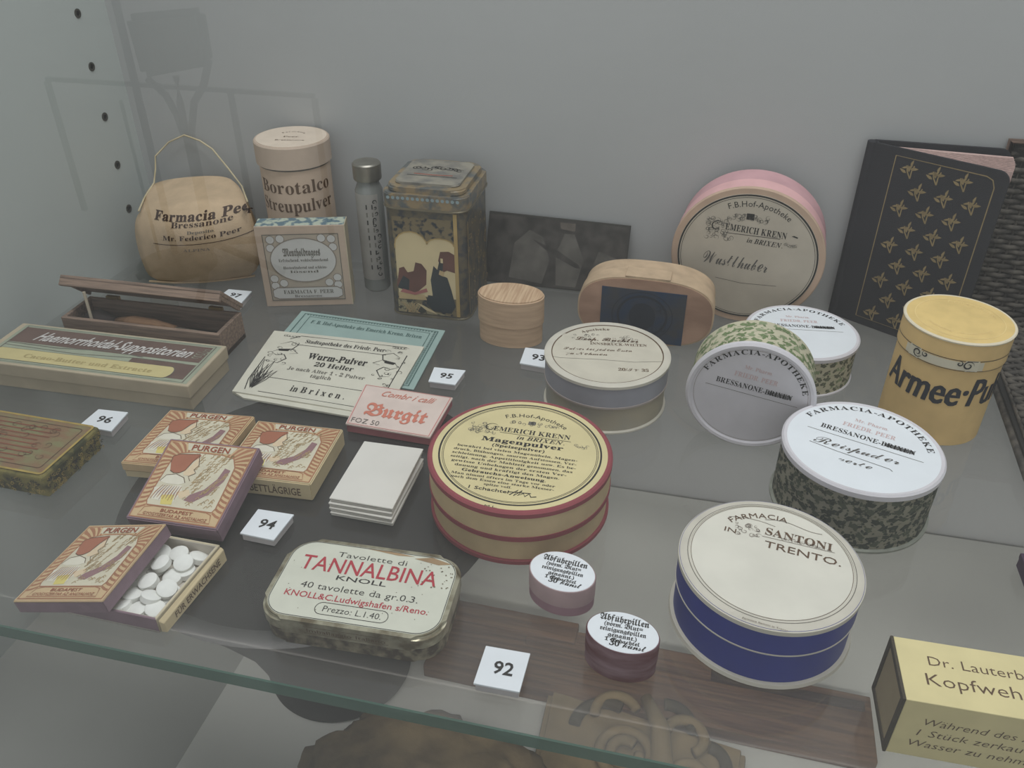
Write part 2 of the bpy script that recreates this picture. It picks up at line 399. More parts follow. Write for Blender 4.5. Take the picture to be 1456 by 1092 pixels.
for i in range(22): k.curl(-.0095+random.uniform(-.0075, .003), .0155+random.uniform(-.004, .004), random.uniform(.0008, .0018), PALEINK, .0003, a=random.uniform(0, 6))
for i in range(16): k.curl(.0040+i*.0011, .0150+random.uniform(-.0008, .0008), .0010, PALEINK, .00025, a=i)
k.line([(-.0050+.0012*i, .0250+.0015*math.sin(i*.25)) for i in range(22)], .0003, PALEINK)
k.line([(-.005, .0135), (.0260, .0135)], .00025, PALEINK)
k.line([(-.021+i*.0014, .0215+.0018*math.sin(i*.2)) for i in range(16)], .00025, PALEINK)
k.build('printed_ornament', t, top_map(.0349, -.12))
k = Ink()
k.arc('FARMACIA', .0262, 140, 82, .0031, BROWNINK, 'sans', 0)
k.text('SANTONI', -.0050, .0245, .0150, .0046, BROWNINK, 'serif', -.006); k.text('IN', -.0225, -.0165, .0105, .0028, BROWNINK, 'sans', 0)
k.text('TRENTO.', -.0040, .0290, .0068, .0040, BROWNINK, 'sans', 0)
k.text('Farmacia Santoni in Trento', -.006, .012, -.0380, .0008, BROWNINK, 'sans')
k.build('lettering', t, top_map(.0349, -.16))

# -- leaf-patterned boxes with white lids
def patterned(k, r, h, z0, mats, n, size, rng, dens=1.0):
    cols = int(2*PI*r/(size*1.15)); rows = max(2, int(h/(size*.92)))
    def blob(u, v, L, a, m):
        pts = []
        for q in range(11):
            t_ = 2*PI*q/11; rr_ = (1 if q % 2 else .74)*rng.uniform(.85, 1.15); px, py = L*.62*rr_*math.cos(t_), L*.36*rr_*math.sin(t_)
            pts.append((u+px*math.cos(a)-py*math.sin(a), max(z0, min(z0+h, v+px*math.sin(a)+py*math.cos(a)))))
        k.poly(pts, m, rng.choice((.00010, .00013, .00016)))
    for i in range(cols):
        for j in range(rows):
            u = (i+.5*(j % 2)+rng.uniform(-.22, .22))*2*PI*r/cols; v = z0+(j+.5+rng.uniform(-.2, .2))*h/rows; a = rng.uniform(-.7, .7)
            blob(u, v, size*rng.uniform(.7, .95), a, rng.choice(mats))
            for q in range(n-2):
                aa = rng.uniform(0, 6.28); blob(u+size*.5*math.cos(aa), v+size*.42*math.sin(aa), size*rng.uniform(.28, .45), rng.uniform(0, 3), rng.choice(mats))
            k.line([(u, v), (u+size*.3, max(z0, min(z0+h, v+size*.35))), (u+size*.6, max(z0, min(z0+h, v+size*.4)))], size*.05, mats[-1])
LAV = mat('lavender_white_card', (214, 210, 214), var=.03)
def farmacia_text(k, r, strike=True, hand=None, dim=BLACK):
    k.arc('FARMACIA-APOTHEKE', r*.80, 160, 20, r*.085, dim, 'serif', -.006)
    k.text('Mr. Pharm.', -r*.22, r*.22, r*.50, r*.065, PALERED, 'serif'); k.text('FRIEDR. PEER', -r*.34, r*.34, r*.33, r*.085, PALERED, 'serif')
    k.text('BRESSANONE-BRIXEN', -r*.58, r*.62, r*.13, r*.095, dim, 'serif', -.004)
    if strike:
        for q in range(4): k.line([(r*.24, r*(.145+q*.018)), (r*.60, r*(.15+q*.018))], r*.012, BLACK)
    k.line([(-r*.72, r*.04), (r*.74, r*.04)], r*.008, GREYINK)
# Reispuder box
t = thing('round_leaf_box', 'round box with dark green leaf sides and white handwritten lid, third of the row beside the yellow can', 'box', (.0967, .3752, 0))
t['label'] = 'round box with dark flowered sides and white lid handwritten in pencil'
R = .0394
DK = mat('grey_green_paper', (150, 146, 128), var=.08, scale=120)
obj('box_base', lathe([(0, 0), (R-.0006, 0), (R-.0006, .0330), (0, .0330)]), DK, t, .6)
obj('lid', lathe([(R-.0030, .0366), (R-.0006, .0372), (R+.0004, .0362), (R+.0004, .0335), (R-.0030, .0335)], closed=True), LAV, t, .6)
obj('lower_band', lathe([(R-.0010, 0), (R+.0009, 0), (R+.0009, .0012), (R-.0006, .0017)], closed=True), mat('grey_binding', (150, 152, 140), var=.1, scale=200), t, .6)
obj('paper_label', lathe([(0, .0355), (R-.0028, .0355), (R-.0018, .0368), (0, .0368)]), WHITE, t, .6)
rng = random.Random(3)
DG1 = mat('dark_green_ink', (62, 68, 58), var=.05); DG2 = mat('deep_green_ink', (84, 90, 74), var=.05); DG3 = mat('olive_ink', (104, 104, 80), var=.05)
k = Ink(); patterned(k, R-.0006, .0315, .0015, [DG1, DG1, DG2], 6, .0055, rng)
for i in range(420):
    u = rng.uniform(0, 2*PI*R); v = rng.uniform(.002, .032); k.leaf(u, v, .0016, rng.uniform(0, 6), rng.choice((DG2, DG3)), .7, h=.00008)
k.build('leaf_pattern', t, cyl_map(R-.0006, 0))
k = Ink(); farmacia_text(k, R)
k.text('Reispuder', -.0225, .0190, -.0095, .0052, PENCIL, 'hand', .006, slope=.06); k.text('verte', -.0080, .0085, -.0190, .0040, PENCIL, 'hand', .006, slope=.05)
k.line([(-.0240, -.0105), (-.010, -.0118), (.0160, -.0128), (.0175, -.0140)], .00035, PENCIL)
k.build('lettering', t, top_map(.0368, -.332))

GP = mat('leaf_paper_ground', (196, 190, 164), var=.04); G1 = mat('leaf_green_ink', (112, 130, 88), var=.08); G2 = mat('pale_leaf_ink', (140, 152, 116), var=.06)
G3 = mat('dull_leaf_ink', (98, 100, 78), var=.06)
# white-lidded box behind
t = thing('round_leaf_box', 'round box with white lid and leaf paper sides, behind the one standing on edge', 'box', (.0753, .5069, 0))
R = .0354
obj('box_base', lathe([(0, 0), (R-.0006, 0), (R-.0006, .0250), (0, .0250)]), GP, t, .6)
obj('lid', lathe([(R-.0028, .0279), (R-.0004, .0284), (R+.0006, .0276), (R+.0004, .0252), (R-.0028, .0252)], closed=True), LAV, t, .6)
obj('lower_band', lathe([(R-.0010, 0), (R+.0005, 0), (R+.0005, .001), (R-.0006, .0014)], closed=True), LAV, t, .6)
obj('paper_label', lathe([(0, .0270), (R-.0026, .0270), (R-.0016, .0281), (0, .0281)]), WHITE, t, .6)
k = Ink(); patterned(k, R-.0006, .0240, .0010, [G3, G3, G2], 4, .0052, random.Random(5)); k.build('leaf_pattern', t, cyl_map(R-.0006, 0))
k = Ink(); farmacia_text(k, R); k.build('lettering', t, top_map(.0281, .106))

# -- the one on its edge, and the pink one on its edge
def on_edge(x, y, r, phi, psi):
    """frame of a round box standing on its rim: axis out of the lid, x to the right"""
    n = Vector((math.sin(psi)*math.cos(phi), -math.cos(psi)*math.cos(phi), math.sin(phi))); a = Vector((math.cos(psi), math.sin(psi), 0)); b = n.cross(a)
    M = Matrix((a, b, n)).transposed().to_4x4(); return M
def set_edge(t, M, loc): t.matrix_world = Matrix.Translation(loc) @ M
t = thing('round_leaf_box', 'round box standing on its edge with green leaf paper side and lilac white face', 'box')
R, T = .0351, .0275; phi = -.055
M = on_edge(0, 0, R, phi, -.08); lowz = max(R*math.cos(phi), R*math.cos(phi)+T*math.sin(phi)) 
set_edge(t, M, (.0407, .4088, R*math.cos(phi)+max(0, T*math.sin(phi))+.0003))
obj('box_base', lathe([(0, -T), (R-.0012, -T), (R-.0012, -.0030), (0, -.0030)]), GP, t, .6)
obj('lid', lathe([(0, -.0035), (R+.0000, -.0035), (R+.0003, -.0010), (R-.0010, .0002), (R-.0026, .0), (R-.0034, -.0010), (0, -.0010)]), LAV, t, .5)
k = Ink(); patterned(k, R-.0012, T-.0050, -T+.001, [G1, G1, G2], 4, .0056, random.Random(8))
for i in range(160): k.leaf(random.uniform(0, 2*PI*R), random.uniform(-T+.002, -.006), .0020, random.uniform(0, 6), G2, .5, h=.00008)
k.build('leaf_pattern', t, cyl_map(R-.0012, 0))
k = Ink(); farmacia_text(k, R); k.ring(R*.88, R*.88, .0002, PALEINK); k.build('lettering', t, lambda u, v, h: plane_map((0, 0, -.001), (math.cos(-.13), math.sin(-.13), 0), (-math.sin(-.13), math.cos(-.13), 0))(u, v, h))

PINK = mat('pink_paper', (206, 162, 166), var=.06); PAPB = mat('beige_paper', (196, 186, 170), var=.04)
t = thing('round_pink_box', 'large round pink box standing on its edge against the rear wall, face handwritten', 'box')
R, T = .0517, .0330; phi = -.08
M = on_edge(0, 0, R, phi, -.096); set_edge(t, M, (.0364, .5600, R*math.cos(phi)+.0003))
obj('box_base', lathe([(0, -T), (R-.0010, -T), (R-.0010, -.0150), (0, -.0150)]), PINK, t, .6)
obj('lid', lathe([(0, -.0150), (R-.0002, -.0150), (R-.0002, -.0006), (R-.0008, 0), (0, 0)]), mat('light_pink_paper', (226, 178, 178), var=.05), t, .6)
obj('rim_band', lathe([(R-.0050, .0003), (R-.0004, .0003), (R+.0002, -.0003), (R+.0002, -.0022), (R-.0050, -.0022)], closed=True), mat('buff_binding', (200, 172, 150), var=.05), t, .6)
obj('paper_label', lathe([(0, .0001), (R-.0042, .0001), (R-.0042, .0005), (0, .0005)]), PAPB, t, .6)
k = Ink(); k.ring(R-.0050, R-.0050, .0011, BLACK); k.ring(R-.0066, R-.0066, .0003, BLACK)
for i in range(46): k.curl(-.022+random.uniform(-.008, .010), .0215+random.uniform(-.009, .006), random.uniform(.0012, .0026), GREYINK, .0004, a=random.uniform(0, 6), d=random.choice((-1, 1)))
for i in range(26): k.curl(random.uniform(-.016, .012), .0305+random.uniform(-.002, .002), random.uniform(.0010, .0022), GREYINK, .0004, a=random.uniform(0, 6))
for i in range(8): k.curl(.024+i*.001, .014+random.uniform(-.001, .001), .0014, GREYINK, .0003, a=i)
k.curl(-.0225, .0215, .0048, BLACK, .0008, 1.1, a=.6); k.poly([(-.004, .029), (.001, .029), (.001, .0335), (-.004, .0335)], BLACK)
k.poly([(.0270, .0205), (.0310, .0195), (.0312, .0203), (.0285, .0212)], BLACK); k.line([(-.016, .0175), (.020, .0175)], .0004, BLACK)
k.build('printed_ornament', t, plane_map((0, 0, .0005), (1, 0, 0), (0, 1, 0)))
k = Ink()
k.arc('F.B.Hof-Apotheke', .0385, 118, 55, .0040, BLACK, 'sans', 0)
k.text('EMERICH KRENN', -.0180, .0230, .0190, .0046, BLACK, 'serif'); k.text('in BRIXEN.', -.0020, .0220, .0120, .0036, BLACK, 'italic')
k.text('Wustlhuber', -.0300, .0155, -.0085, .0098, PENCIL, 'hand', .006)
k.line([(-.018, -.0190), (.0, -.0200), (.024, -.0175)], .0003, PENCIL)
k.build('lettering', t, plane_map((0, 0, .0005), (math.cos(-.05), math.sin(-.05), 0), (-math.sin(-.05), math.cos(-.05), 0)))

# -- grey lilac round box
t = thing('round_grey_box', 'round lilac grey box with cream handwritten lid', 'box', (-.0432, .4418, 0))
t['label'] = 'round box with lilac grey sides and cream handwritten lid, in front of the wooden boxes'
R = .0381
obj('box_base', lathe([(0, 0), (R-.0014, 0), (R-.0014, .0180), (0, .0180)]), mat('buff_grey_card', (178, 168, 146), col2=(160, 158, 150), scale=25, lo=.35, hi=.65), t, .6)
obj('lid', lathe([(0, .0180), (R-.0004, .0180), (R-.0004, .0325), (0, .0325)]), mat('lilac_grey_card', (160, 160, 168), var=.05), t, .6)
obj('lower_band', lathe([(R-.0020, 0), (R-.0001, 0), (R-.0001, .0010), (R-.0014, .0016)], closed=True), CRM, t, .6)
obj('middle_band', lathe([(R-.0010, .0178), (R-.0001, .0178), (R-.0001, .0190), (R-.0010, .0190)], closed=True), mat('pinkish_band', (180, 168, 162), var=.04), t, .6)
obj('upper_band', lathe([(R-.0040, .0340), (R-.0010, .0342), (R+.0003, .0336), (R+.0003, .0318), (R-.0040, .0318)], closed=True), CRM, t, .6)
obj('paper_label', lathe([(0, .0333), (R-.0038, .0333), (R-.0038, .0337), (0, .0337)]), mat('aged_paper', (206, 199, 182), var=.05), t, .6)
k = Ink(); k.ring(R-.0042, R-.0042, .0009, BROWNINK, a0=2.6, a1=6.4); k.ring(R-.0042, R-.0042, .0012, BROWNINK, a0=.1, a1=2.5)
for i in range(34): k.curl(-.004+random.uniform(-.019, .022), .0170+random.uniform(-.0035, .0045), random.uniform(.0008, .0018), GREYINK, .0003, a=random.uniform(0, 6))
k.line([(-.0345, -.008), (-.028, -.0095), (-.005, -.0085), (.016, -.009), (.0345, -.006)], .00025, GREYINK)
k.build('printed_ornament', t, top_map(.0337, .10))
k = Ink()
k.arc('Apotheke', .0275, 124, 86, .0026, BROWNINK, 'serif'); k.text('Leop. Büchler', -.0200, .0195, .0142, .0042, BROWNINK, 'script', slope=-.02)
k.text('INNSBRUCK-WILTEN', -.0105, .0245, .0090, .0026, BROWNINK, 'serif')
k.text('Pulver bei jedem Essen', -.0270, .0150, .0020, .0030, BROWNINK, 'hand', .006); k.text('zu Nehmen', -.0250, .0000, -.0035, .0030, BROWNINK, 'hand', .006)
k.text('20/IV 35', .0060, .0240, -.0200, .0028, BROWNINK, 'hand', .006)
k.build('lettering', t, top_map(.0337, .15))

# -- small oval pill boxes
PURP = mat('mauve_card', (160, 124, 134), var=.06, scale=100); PURL = mat('light_mauve_card', (178, 152, 152), var=.06, scale=100)
WINE = mat('wine_card', (92, 44, 48), col2=(140, 110, 118), scale=90, stretch=(.5, .5, 2), lo=.30, hi=.62)
def pill_oval(loc, a, b, rz, h, label, trz, mats):
    t = thing('oval_pill_box', label, 'box', loc, rz, 'oval pill boxes')
    obj('box_base', lathe([(0, 0), (.999, 0), (.999, h*.35), (0, h*.35)], a-.0002, b-.0002), mats[0], t, .6)
    obj('lid', lathe([(0, h*.35), (1, h*.35), (1, h*.97), (.985, h), (0, h)], a, b), mats[1], t, .5)
    obj('paper_label', lathe([(0, h), (.965, h), (.96, h+.0002), (0, h+.0002)], a, b), WHITE, t, .6)
    k = Ink()
    k.text('Abführpillen', -.0108, .0104, .0048, .0031, BLACK, 'frak', .018)
    k.text('(vorm. Blut=', -.0085, .0080, .0020, .0021, BLACK, 'frak'); k.text('reinigungspillen', -.0098, .0098, -.0009, .0021, BLACK, 'frak')
    k.text('genannt.)', -.0060, .0062, -.0036, .0020, BLACK, 'frak'); k.text('1 Schachtel', -.0070, .0078, -.0060, .0018, BLACK, 'frak')
    k.text('30 kunst', -.0048, .0105, -.0080, .0030, BLACK, 'script', .01)
    k.build('lettering', t, top_map(h+.0002, trz-rz)); return t
pill_oval((-.0401, .2745, 0), .0159, .0122, 1.336-PI/2, .0155, 'small oval mauve pill box with white blackletter label, touching the red banded box', -.085, (PURP, PURL))
pill_oval((-.0088, .2435, 0), .0157, .0109, -.106, .0180, 'small oval pill box with dark wine red scuffed side, beside the blue box', -.03, (WINE, WINE))

# -- yellow can
YC = mat('yellow_card', (224, 190, 130), var=.06, scale=60); YT = mat('yellow_top', (230, 200, 132), var=.06, scale=90)
t = thing('yellow_cardboard_can', 'tall yellow cardboard can with white rimmed lid and large dark lettering', 'can', (.1518, .4662, 0))
R = .0293
obj('can_body', lathe([(0, 0), (R-.0010, 0), (R-.0010, .0512), (0, .0512)]), YC, t, .6)
obj('lid', lathe([(0, .0512), (R-.0002, .0512), (R-.0002, .0675), (R-.0012, .0686), (0, .0686)]), YC, t, .5)
obj('lid_rim', lathe([(R-.0012, .0689), (R-.0002, .0690), (R+.0004, .0684), (R+.0002, .0676), (R-.0012, .0676)], closed=True), mat('ivory_rim', (228, 216, 190), var=.02), t, .6)
obj('paper_label', lathe([(0, .0685), (R-.0012, .0685), (R-.0012, .0688), (0, .0688)]), YT, t, .6)
fa = facing(.1518, .4662)
k = Ink(); WB = mat('white_band_paper', (206, 198, 176), var=.03)
k.line([(u*.001, .0545) for u in range(-24, 21, 1)], .0052, WB, h=.0003)
k.line([(u*.001, .0578) for u in range(-44, 45)], .0004, BLACK, h=.0004); k.line([(u*.001, .0515) for u in range(-44, 45)], .0003, BLACK, h=.0004)
for sx in (-1, 1):
    x = sx*.0135-.002
    k.poly([(x-.0055, .0515), (x+.0010, .0515), (x+.0020, .0582), (x-.0055, .0582)] if sx < 0 else [(x-.001, .0515), (x+.0055, .0515), (x+.0055, .0582), (x-.002, .0582)], WB, h=.0005)
    k.curl(x, .0552, .0030, BLACK, .0009, 1.6, a=0, d=sx, h=.0007); k.curl(x-sx*.0045, .0560, .0018, BLACK, .0008, 1.3, a=2, d=-sx, h=.0007)
k.build('ornamental_band', t, cyl_map(R-.0003, fa))
k = Ink(); DBL = mat('blue_black_ink', (44, 46, 54), var=0)

for q in range(4): k.text('Armee·Pulver', -.0346+q*.00032, .0588+q*.00032, .0280, .0168, DBL, 'sans', .006, slant=.10, h=.0001+q*.00003)
k.build('lettering', t, cyl_map(R-.0009, fa))
k = Ink(); k.ring(.0235, .0235, .0004, mat('pale_yellow_ink', (240, 214, 150), var=0)); 
k.arc('Armee-Pulver', .0195, 100, 10, .0022, _mats['pale_yellow_ink'], 'sans'); k.arc('· Schutzmarke · Gesetzlich ·', .0175, 330, 190, .0018, _mats['pale_yellow_ink'], 'sans')
k.build('lid_lettering', t, top_map(.0688, 0))

# -- pale powder can at the rear left
BG = mat('beige_card', (206, 182, 160), var=.05, scale=60)
t = thing('beige_powder_can', 'tall pale beige cardboard can with dark lettering standing by the left wall', 'can', (-.3006, .5700, 0))
R = .0278
obj('can_body', lathe([(0, 0), (R-.0018, 0), (R-.0018, .0935), (0, .0935)]), BG, t, .6)
obj('lid', lathe([(0, .0935), (R, .0935), (R, .1088), (R-.0008, .1098), (0, .1098)]), mat('beige_lid', (196, 176, 158), var=.07, scale=40), t, .5)
obj('top_label', lathe([(0, .1098), (R-.002, .1098), (R-.002, .1101), (0, .1101)]), mat('pale_beige', (218, 202, 184), var=.04), t, .6)
fa = facing(-.3006, .57)
k = Ink(); k.text('Borotalco', -.0330, .0270, .0750, .0092, BROWNINK, 'serif', .0); k.text('Streupulver', -.0350, .0280, .0610, .0092, BROWNINK, 'serif', 0)
k.line([(u*.001, .0925) for u in range(-60, 61, 2)], .0012, GREYINK)
k.build('lettering', t, cyl_map(R-.0017, fa))
k = Ink(); k.arc('Farmacia', .0105, 140, 40, .0022, BROWNINK, 'sans'); k.text('Peer', -.006, .006, -.002, .0022, BROWNINK, 'serif'); k.text('Bressanone', -.010, .012, -.010, .0022, BROWNINK, 'sans')
k.build('lid_lettering', t, top_map(.1101, .2))

# ------------------------------------------------------------------ wooden boxes
WOOD = mat('thin_wood', (200, 170, 140), var=.10, scale=45, stretch=(1, 1, 9), bump=.15)
WOODT = mat('wood_top', (208, 180, 148), col2=(184, 152, 122), scale=60, stretch=(9, .6, 1), lo=.4, hi=.62, bump=.15)
t = thing('oval_wooden_box', 'small oval light wooden box with lid, standing in front of the dark photograph', 'box', (-.1178, .5032, 0))
obj('box_base', lathe([(0, 0), (.97, 0), (.97, .0150), (0, .0150)], .0230, .0151), WOOD, t, .6)
obj('lid', lathe([(0, .0152), (1, .0152), (1.0, .0342), (.97, .0346), (0, .0346)], .0232, .0153), WOOD, t, .6)
obj('lid_board', prism(oval(.0224, .0146), .0346, .0354, .0002), WOODT, t, .6)
# large oval box on its side
WG = mat('wood_grain_face', (176, 142, 120), col2=(152, 120, 100), scale=50, stretch=(.5, 12, 1), lo=.4, hi=.6, bump=.2)
WB2 = mat('wood_bent_side', (200, 174, 144), var=.09, scale=35, stretch=(3, 3, 1), bump=.1)
t = thing('oval_wooden_box', 'large oval wooden box standing on its long side with dark blue square label', 'box', (-.0270, .5150, 0))
def stadium(w_, h_, n=80, p=2.7):
    return [(w_/2*math.copysign(abs(math.cos(2*PI*i/n))**(2/p), math.cos(2*PI*i/n)), h_/2*math.copysign(abs(math.sin(2*PI*i/n))**(2/p), math.sin(2*PI*i/n))) for i in range(n)]
HW, HH = .0925, .0500
def up(bm, dy=0):
    bmesh.ops.transform(bm, matrix=Matrix.Translation((0, dy, HH/2+.0005)) @ Matrix.Rotation(PI/2, 4, 'X'), verts=bm.verts); return bm
obj('box_base', up(prism(stadium(HW-.0015, HH-.0015), -.030, -.012, .0003)), WB2, t, .5)
obj('lid', up(prism(stadium(HW, HH), -.014, .0006, .0003)), WB2, t, .5)
obj('lid_board', up(prism(stadium(HW-.0022, HH-.0022), -.0008, .0010, .0001)), WG, t, .5)
obj('bent_seam', BX(.0000, .0065, HH+.0009, .030, .0142, .0009, .0002), WB2, t)
DBLUE = mat('dark_blue_paper', (40, 58, 84), col2=(66, 66, 70), scale=60, lo=.42, hi=.66, var=.1)
t.rotation_euler[2] = -.02
obj('blue_label', BX(-.0015, -.0013, .0225, .0570, .0004, .0390), DBLUE, t)
k = Ink(); k.ring(.0165, .0150, .0016, mat('black_blue_ink', (46, 50, 60), var=0), 0, 0); k.disc(.009, .010, _mats['black_blue_ink']); k.ring(.0205, .0180, .0006, _mats['black_blue_ink'])
for i in range(10): k.curl(random.uniform(-.02, .02), random.uniform(-.015, .015), .003, _mats['black_blue_ink'], .0007, a=i)
k.build('printed_emblem', t, plane_map((-.0015, -.0016, .0225), (1, 0, 0), (0, 0, 1)))

# ------------------------------------------------------------------ the photo at the wall, glass tube, decorated tin
t = thing('old_photograph', 'dark old photograph strip leaning against the rear wall', 'photograph', (-.1040, .588, 0))
e = .5
pts = [Vector((-.0550, -.0035, .0005)), Vector((.0560, -.0045, .0005)), Vector((.0567, .0075, .0530)), Vector((-.0523, .0080, .0548))]
obj('photo_card', hexa([p+Vector((0, .0005, 0)) for p in pts], [p-Vector((0, .0002, 0)) for p in pts]), mat('dark_card', (70, 68, 64), var=.1), t)
k = Ink(); PH1 = mat('photo_grey', (104, 100, 94), var=.2, scale=70); PH2 = mat('photo_dark', (80, 76, 72), var=.25, scale=90); PH3 = mat('photo_pale', (112, 104, 96), var=.2, scale=80)
k.poly([(.01, .02), (.99, .02), (.99, .975), (.01, .975)], PH2)
k.poly([(.18, .10), (.42, .05), (.46, .40), (.40, .72), (.30, .80), (.20, .60)], PH1, .0003); k.poly([(.52, .05), (.66, .05), (.70, .45), (.62, .80), (.55, .80), (.50, .5)], PH1, .0003)
k.poly([(.52, .86), (.62, .84), (.62, .95), (.51, .95)], PH3, .0004); k.poly([(.74, .2), (.95, .15), (.96, .5), (.8, .6)], PH1, .0003)
k.build('photo_print', t, quad_map(*[p-Vector((0, .0003, 0)) for p in pts]))
# glass phial
t = thing('glass_phial', 'slim glass phial with metal cap and paper label, standing left of the decorated tin', 'phial', (-.2372, .5560, 0))
R = .0101
obj('phial_body', lathe([(0, 0), (R*.8, 0), (R, .002), (R, .0800), (R*.8, .0850), (R*.8, .0880), (0, .0880)]), mat('grey_glass', (128, 130, 126), rough=.15, var=.05, spec=.6), t, .5)
obj('cap', lathe([(0, .0880), (R*.98, .0880), (R*1.02, .0890), (R*1.02, .0995), (R*.92, .1005), (0, .1005)]), mat('dull_metal', (150, 146, 136), rough=.35, metal=.7, var=.15), t, .5)
fa = facing(-.2372, .556)
k = Ink(); LP = mat('grey_label_paper', (158, 154, 148), var=.06)
k.line([(-.0150+.001*i, .0450) for i in range(22)], .0680, LP); k.build('paper_label', t, cyl_map(R, fa))
k = Ink()
for i in range(14): k.curl(.0005+random.uniform(-.0012, .0015), .016+i*.0044, random.uniform(.0012, .0022), BLACK, .0008, a=random.uniform(0, 6), h=.0003)
for i in range(9): k.poly([(-.006, .02+i*.006), (-.001, .02+i*.006), (-.001, .0235+i*.006), (-.006, .0235+i*.006)], GREYINK if i % 2 else BLACK, .0003)
k.build('lettering', t, cyl_map(R, fa+.25))
# tin canister
t = thing('decorated_tin', 'tall decorated tin canister with stepped lid and painted scene of figures', 'tin', (-.1830, .5500, 0), .016)
TW, TD, TH = .0610, .0660, .0850
TINM = mat('tarnished_tin', (140, 132, 112), rough=.35, metal=.55, var=.18, scale=60, spec=.5)
TDK = mat('tin_dark_print', (62, 66, 70), col2=(98, 90, 74), scale=160, rough=.35, lo=.45, hi=.62, spec=.5)
obj('tin_body', prism(rrect(TW-.002, TD-.002, .0085), .0012, TH, .0003), TDK, t, .5)
obj('bottom_rim', prism(rrect(TW-.001, TD-.001, .009), 0, .0016, .0004), TINM, t, .5)
obj('lid', join(prism(rrect(TW, TD, .0095), TH-.0015, TH+.0085, .0008), prism(rrect(TW-.006, TD-.006, .0085), TH+.008, TH+.0125, .0012)), mat('tin_lid_print', (88, 92, 92), col2=(140, 122, 92), scale=120, rough=.35, lo=.42, hi=.62, spec=.5), t, .5)
obj('lid_rim', prism(rrect(TW+.0012, TD+.0012, .0100), TH-.0022, TH-.0008, .0004), TINM, t, .5)
obj('lid_top_panel', prism(rrect(TW-.015, TD-.018, .005), TH+.0124, TH+.0142, .0006), mat('lid_panel_paint', (148, 142, 128), col2=(112, 110, 104), scale=70, rough=.4, spec=.5), t, .5)
k = Ink(); k.text('Feinster Tee', -.015, .015, .004, .0055, BLACK, 'frak', .01)
k.s = 0
k2 = Ink()
for i in range(14): k2.curl(-.016+i*.0025, .0055+random.uniform(-.004, .004), .0032, BLACK, .0009, a=i)
k2.line([(-.014, -.006), (.0, -.007), (.014, -.006)], .0016, mat('rust_red', (150, 92, 78), var=.1)); k2.line([(-.018, -.0095), (.018, -.0095)], .0009, BLACK)
k2.build('lid_ornament', t, top_map(TH+.0142))
k = Ink()
for i in range(15): k.disc(.0012, .0012, mat('blue_grey_dot', (140, 156, 160), var=.05), -.0245+i*.0035, .0)
k.build('lid_beading', t, plane_map((0, -TD/2-.0001, TH+.0060), (1, 0, 0), (0, 0, 1)))
# painted front panel
SKY = mat('cream_paint', (206, 188, 148), var=.06, scale=40, rough=.4, spec=.5); DKP = mat('dark_green_paint', (44, 50, 56), var=.15, rough=.4, spec=.5); BRP = mat('brown_red_paint', (104, 66, 58), var=.15, rough=.4, spec=.5)
GOLD = mat('gold_paint', (176, 150, 98), var=.1, rough=.35, spec=.5); BUF = mat('buff_paint', (190, 164, 122), var=.08, rough=.4, spec=.5); PNK = mat('pink_paint', (164, 104, 100), var=.05, rough=.4)
k = Ink()
FW, FH = .0445, .0700
def tp(pts, m, h): k.poly([((x-.5)*FW-.0012, y*FH+.003) for x, y in pts], m, h)
tp([(0, 0), (1, 0), (1, 1.06), (0, 1.06)], mat('front_dark_print', (50, 56, 62), col2=(120, 108, 84), scale=220, rough=.35, lo=.5, hi=.6), .0001)
heart = [(.02, .2), (.02, .72)]+[(.02+.27*(1-math.cos(a*PI/8)), .76+.15*math.sin(a*PI/8)) for a in range(0, 8)]+[(.55, .79)]+[(.55+.22*(1-math.cos(a*PI/8)), .79+.07*math.sin(a*PI/8)) for a in range(0, 9)]+[(.99, .2)]
tp(heart, SKY, .0002)
k.line([((x-.5)*FW-.0012, y*FH+.003) for x, y in heart[1:-1]], .0009, GOLD, h=.0004)
tp([(.0, .30), (.06, .50), (.14, .52), (.20, .46), (.30, .48), (.34, .58), (.44, .57), (.52, .50), (.50, .34), (.30, .22), (.04, .27)], BRP, .0003)
tp([(.02, .30), (.12, .42), (.22, .38), (.20, .26), (.02, .27)], DKP, .00035)
tp([(.60, .22), (.58, .40), (.64, .56), (.70, .52), (.74, .62), (.80, .60), (.78, .46), (.86, .44), (.92, .30), (.98, .12), (.90, .03), (.60, .04), (.48, .12), (.52, .22)], DKP, .0004)
tp([(.72, .62), (.76, .72), (.90, .73), (.99, .70), (.99, .50), (.86, .52), (.80, .50)], BRP, .0003)
tp([(.76, .60), (.80, .60), (.80, .65), (.76, .65)], SKY, .0005); tp([(.72, .47), (.80, .45), (.82, .50), (.74, .52)], BUF, .0005)
tp([(.10, .27), (.30, .24), (.50, .30), (.52, .26), (.30, .21), (.05, .23)], PNK, .00045)
tp([(.02, .15), (.50, .16), (.46, .22), (.02, .22)], BUF, .0003); tp([(.26, .13), (.32, .12), (.48, .04), (.66, .01), (.60, .04), (.42, .10)], SKY, .0005)
tp([(.0, .0), (.9, .0), (.62, .03), (.42, .07), (.22, .14), (.0, .14)], mat('foliage_print', (62, 62, 56), col2=(150, 140, 112), scale=260, lo=.5, hi=.6), .0003)
for i in range(16): k.line([((random.uniform(0, .35)-.5)*FW, .003), ((random.uniform(0, .4)-.5)*FW, .011)], .0004, BUF, h=.0004)
k.build('painted_scene', t, plane_map((0, -TD/2+.0010, 0), (1, 0, 0), (0, 0, 1)))
obj('gold_edging', BX(TW/2-.0085, -TD/2+.0008, TH/2, .0026, .0006, TH-.006), GOLD, t)
k = Ink()
for i in range(40):
    k.curl(random.uniform(-.026, .026), random.uniform(.006, .074), .0030, GOLD if i % 3 else BUF, .0007, a=random.uniform(0, 6))
k.line([(-.0275, .005), (-.0275, .076)], .0010, GOLD)
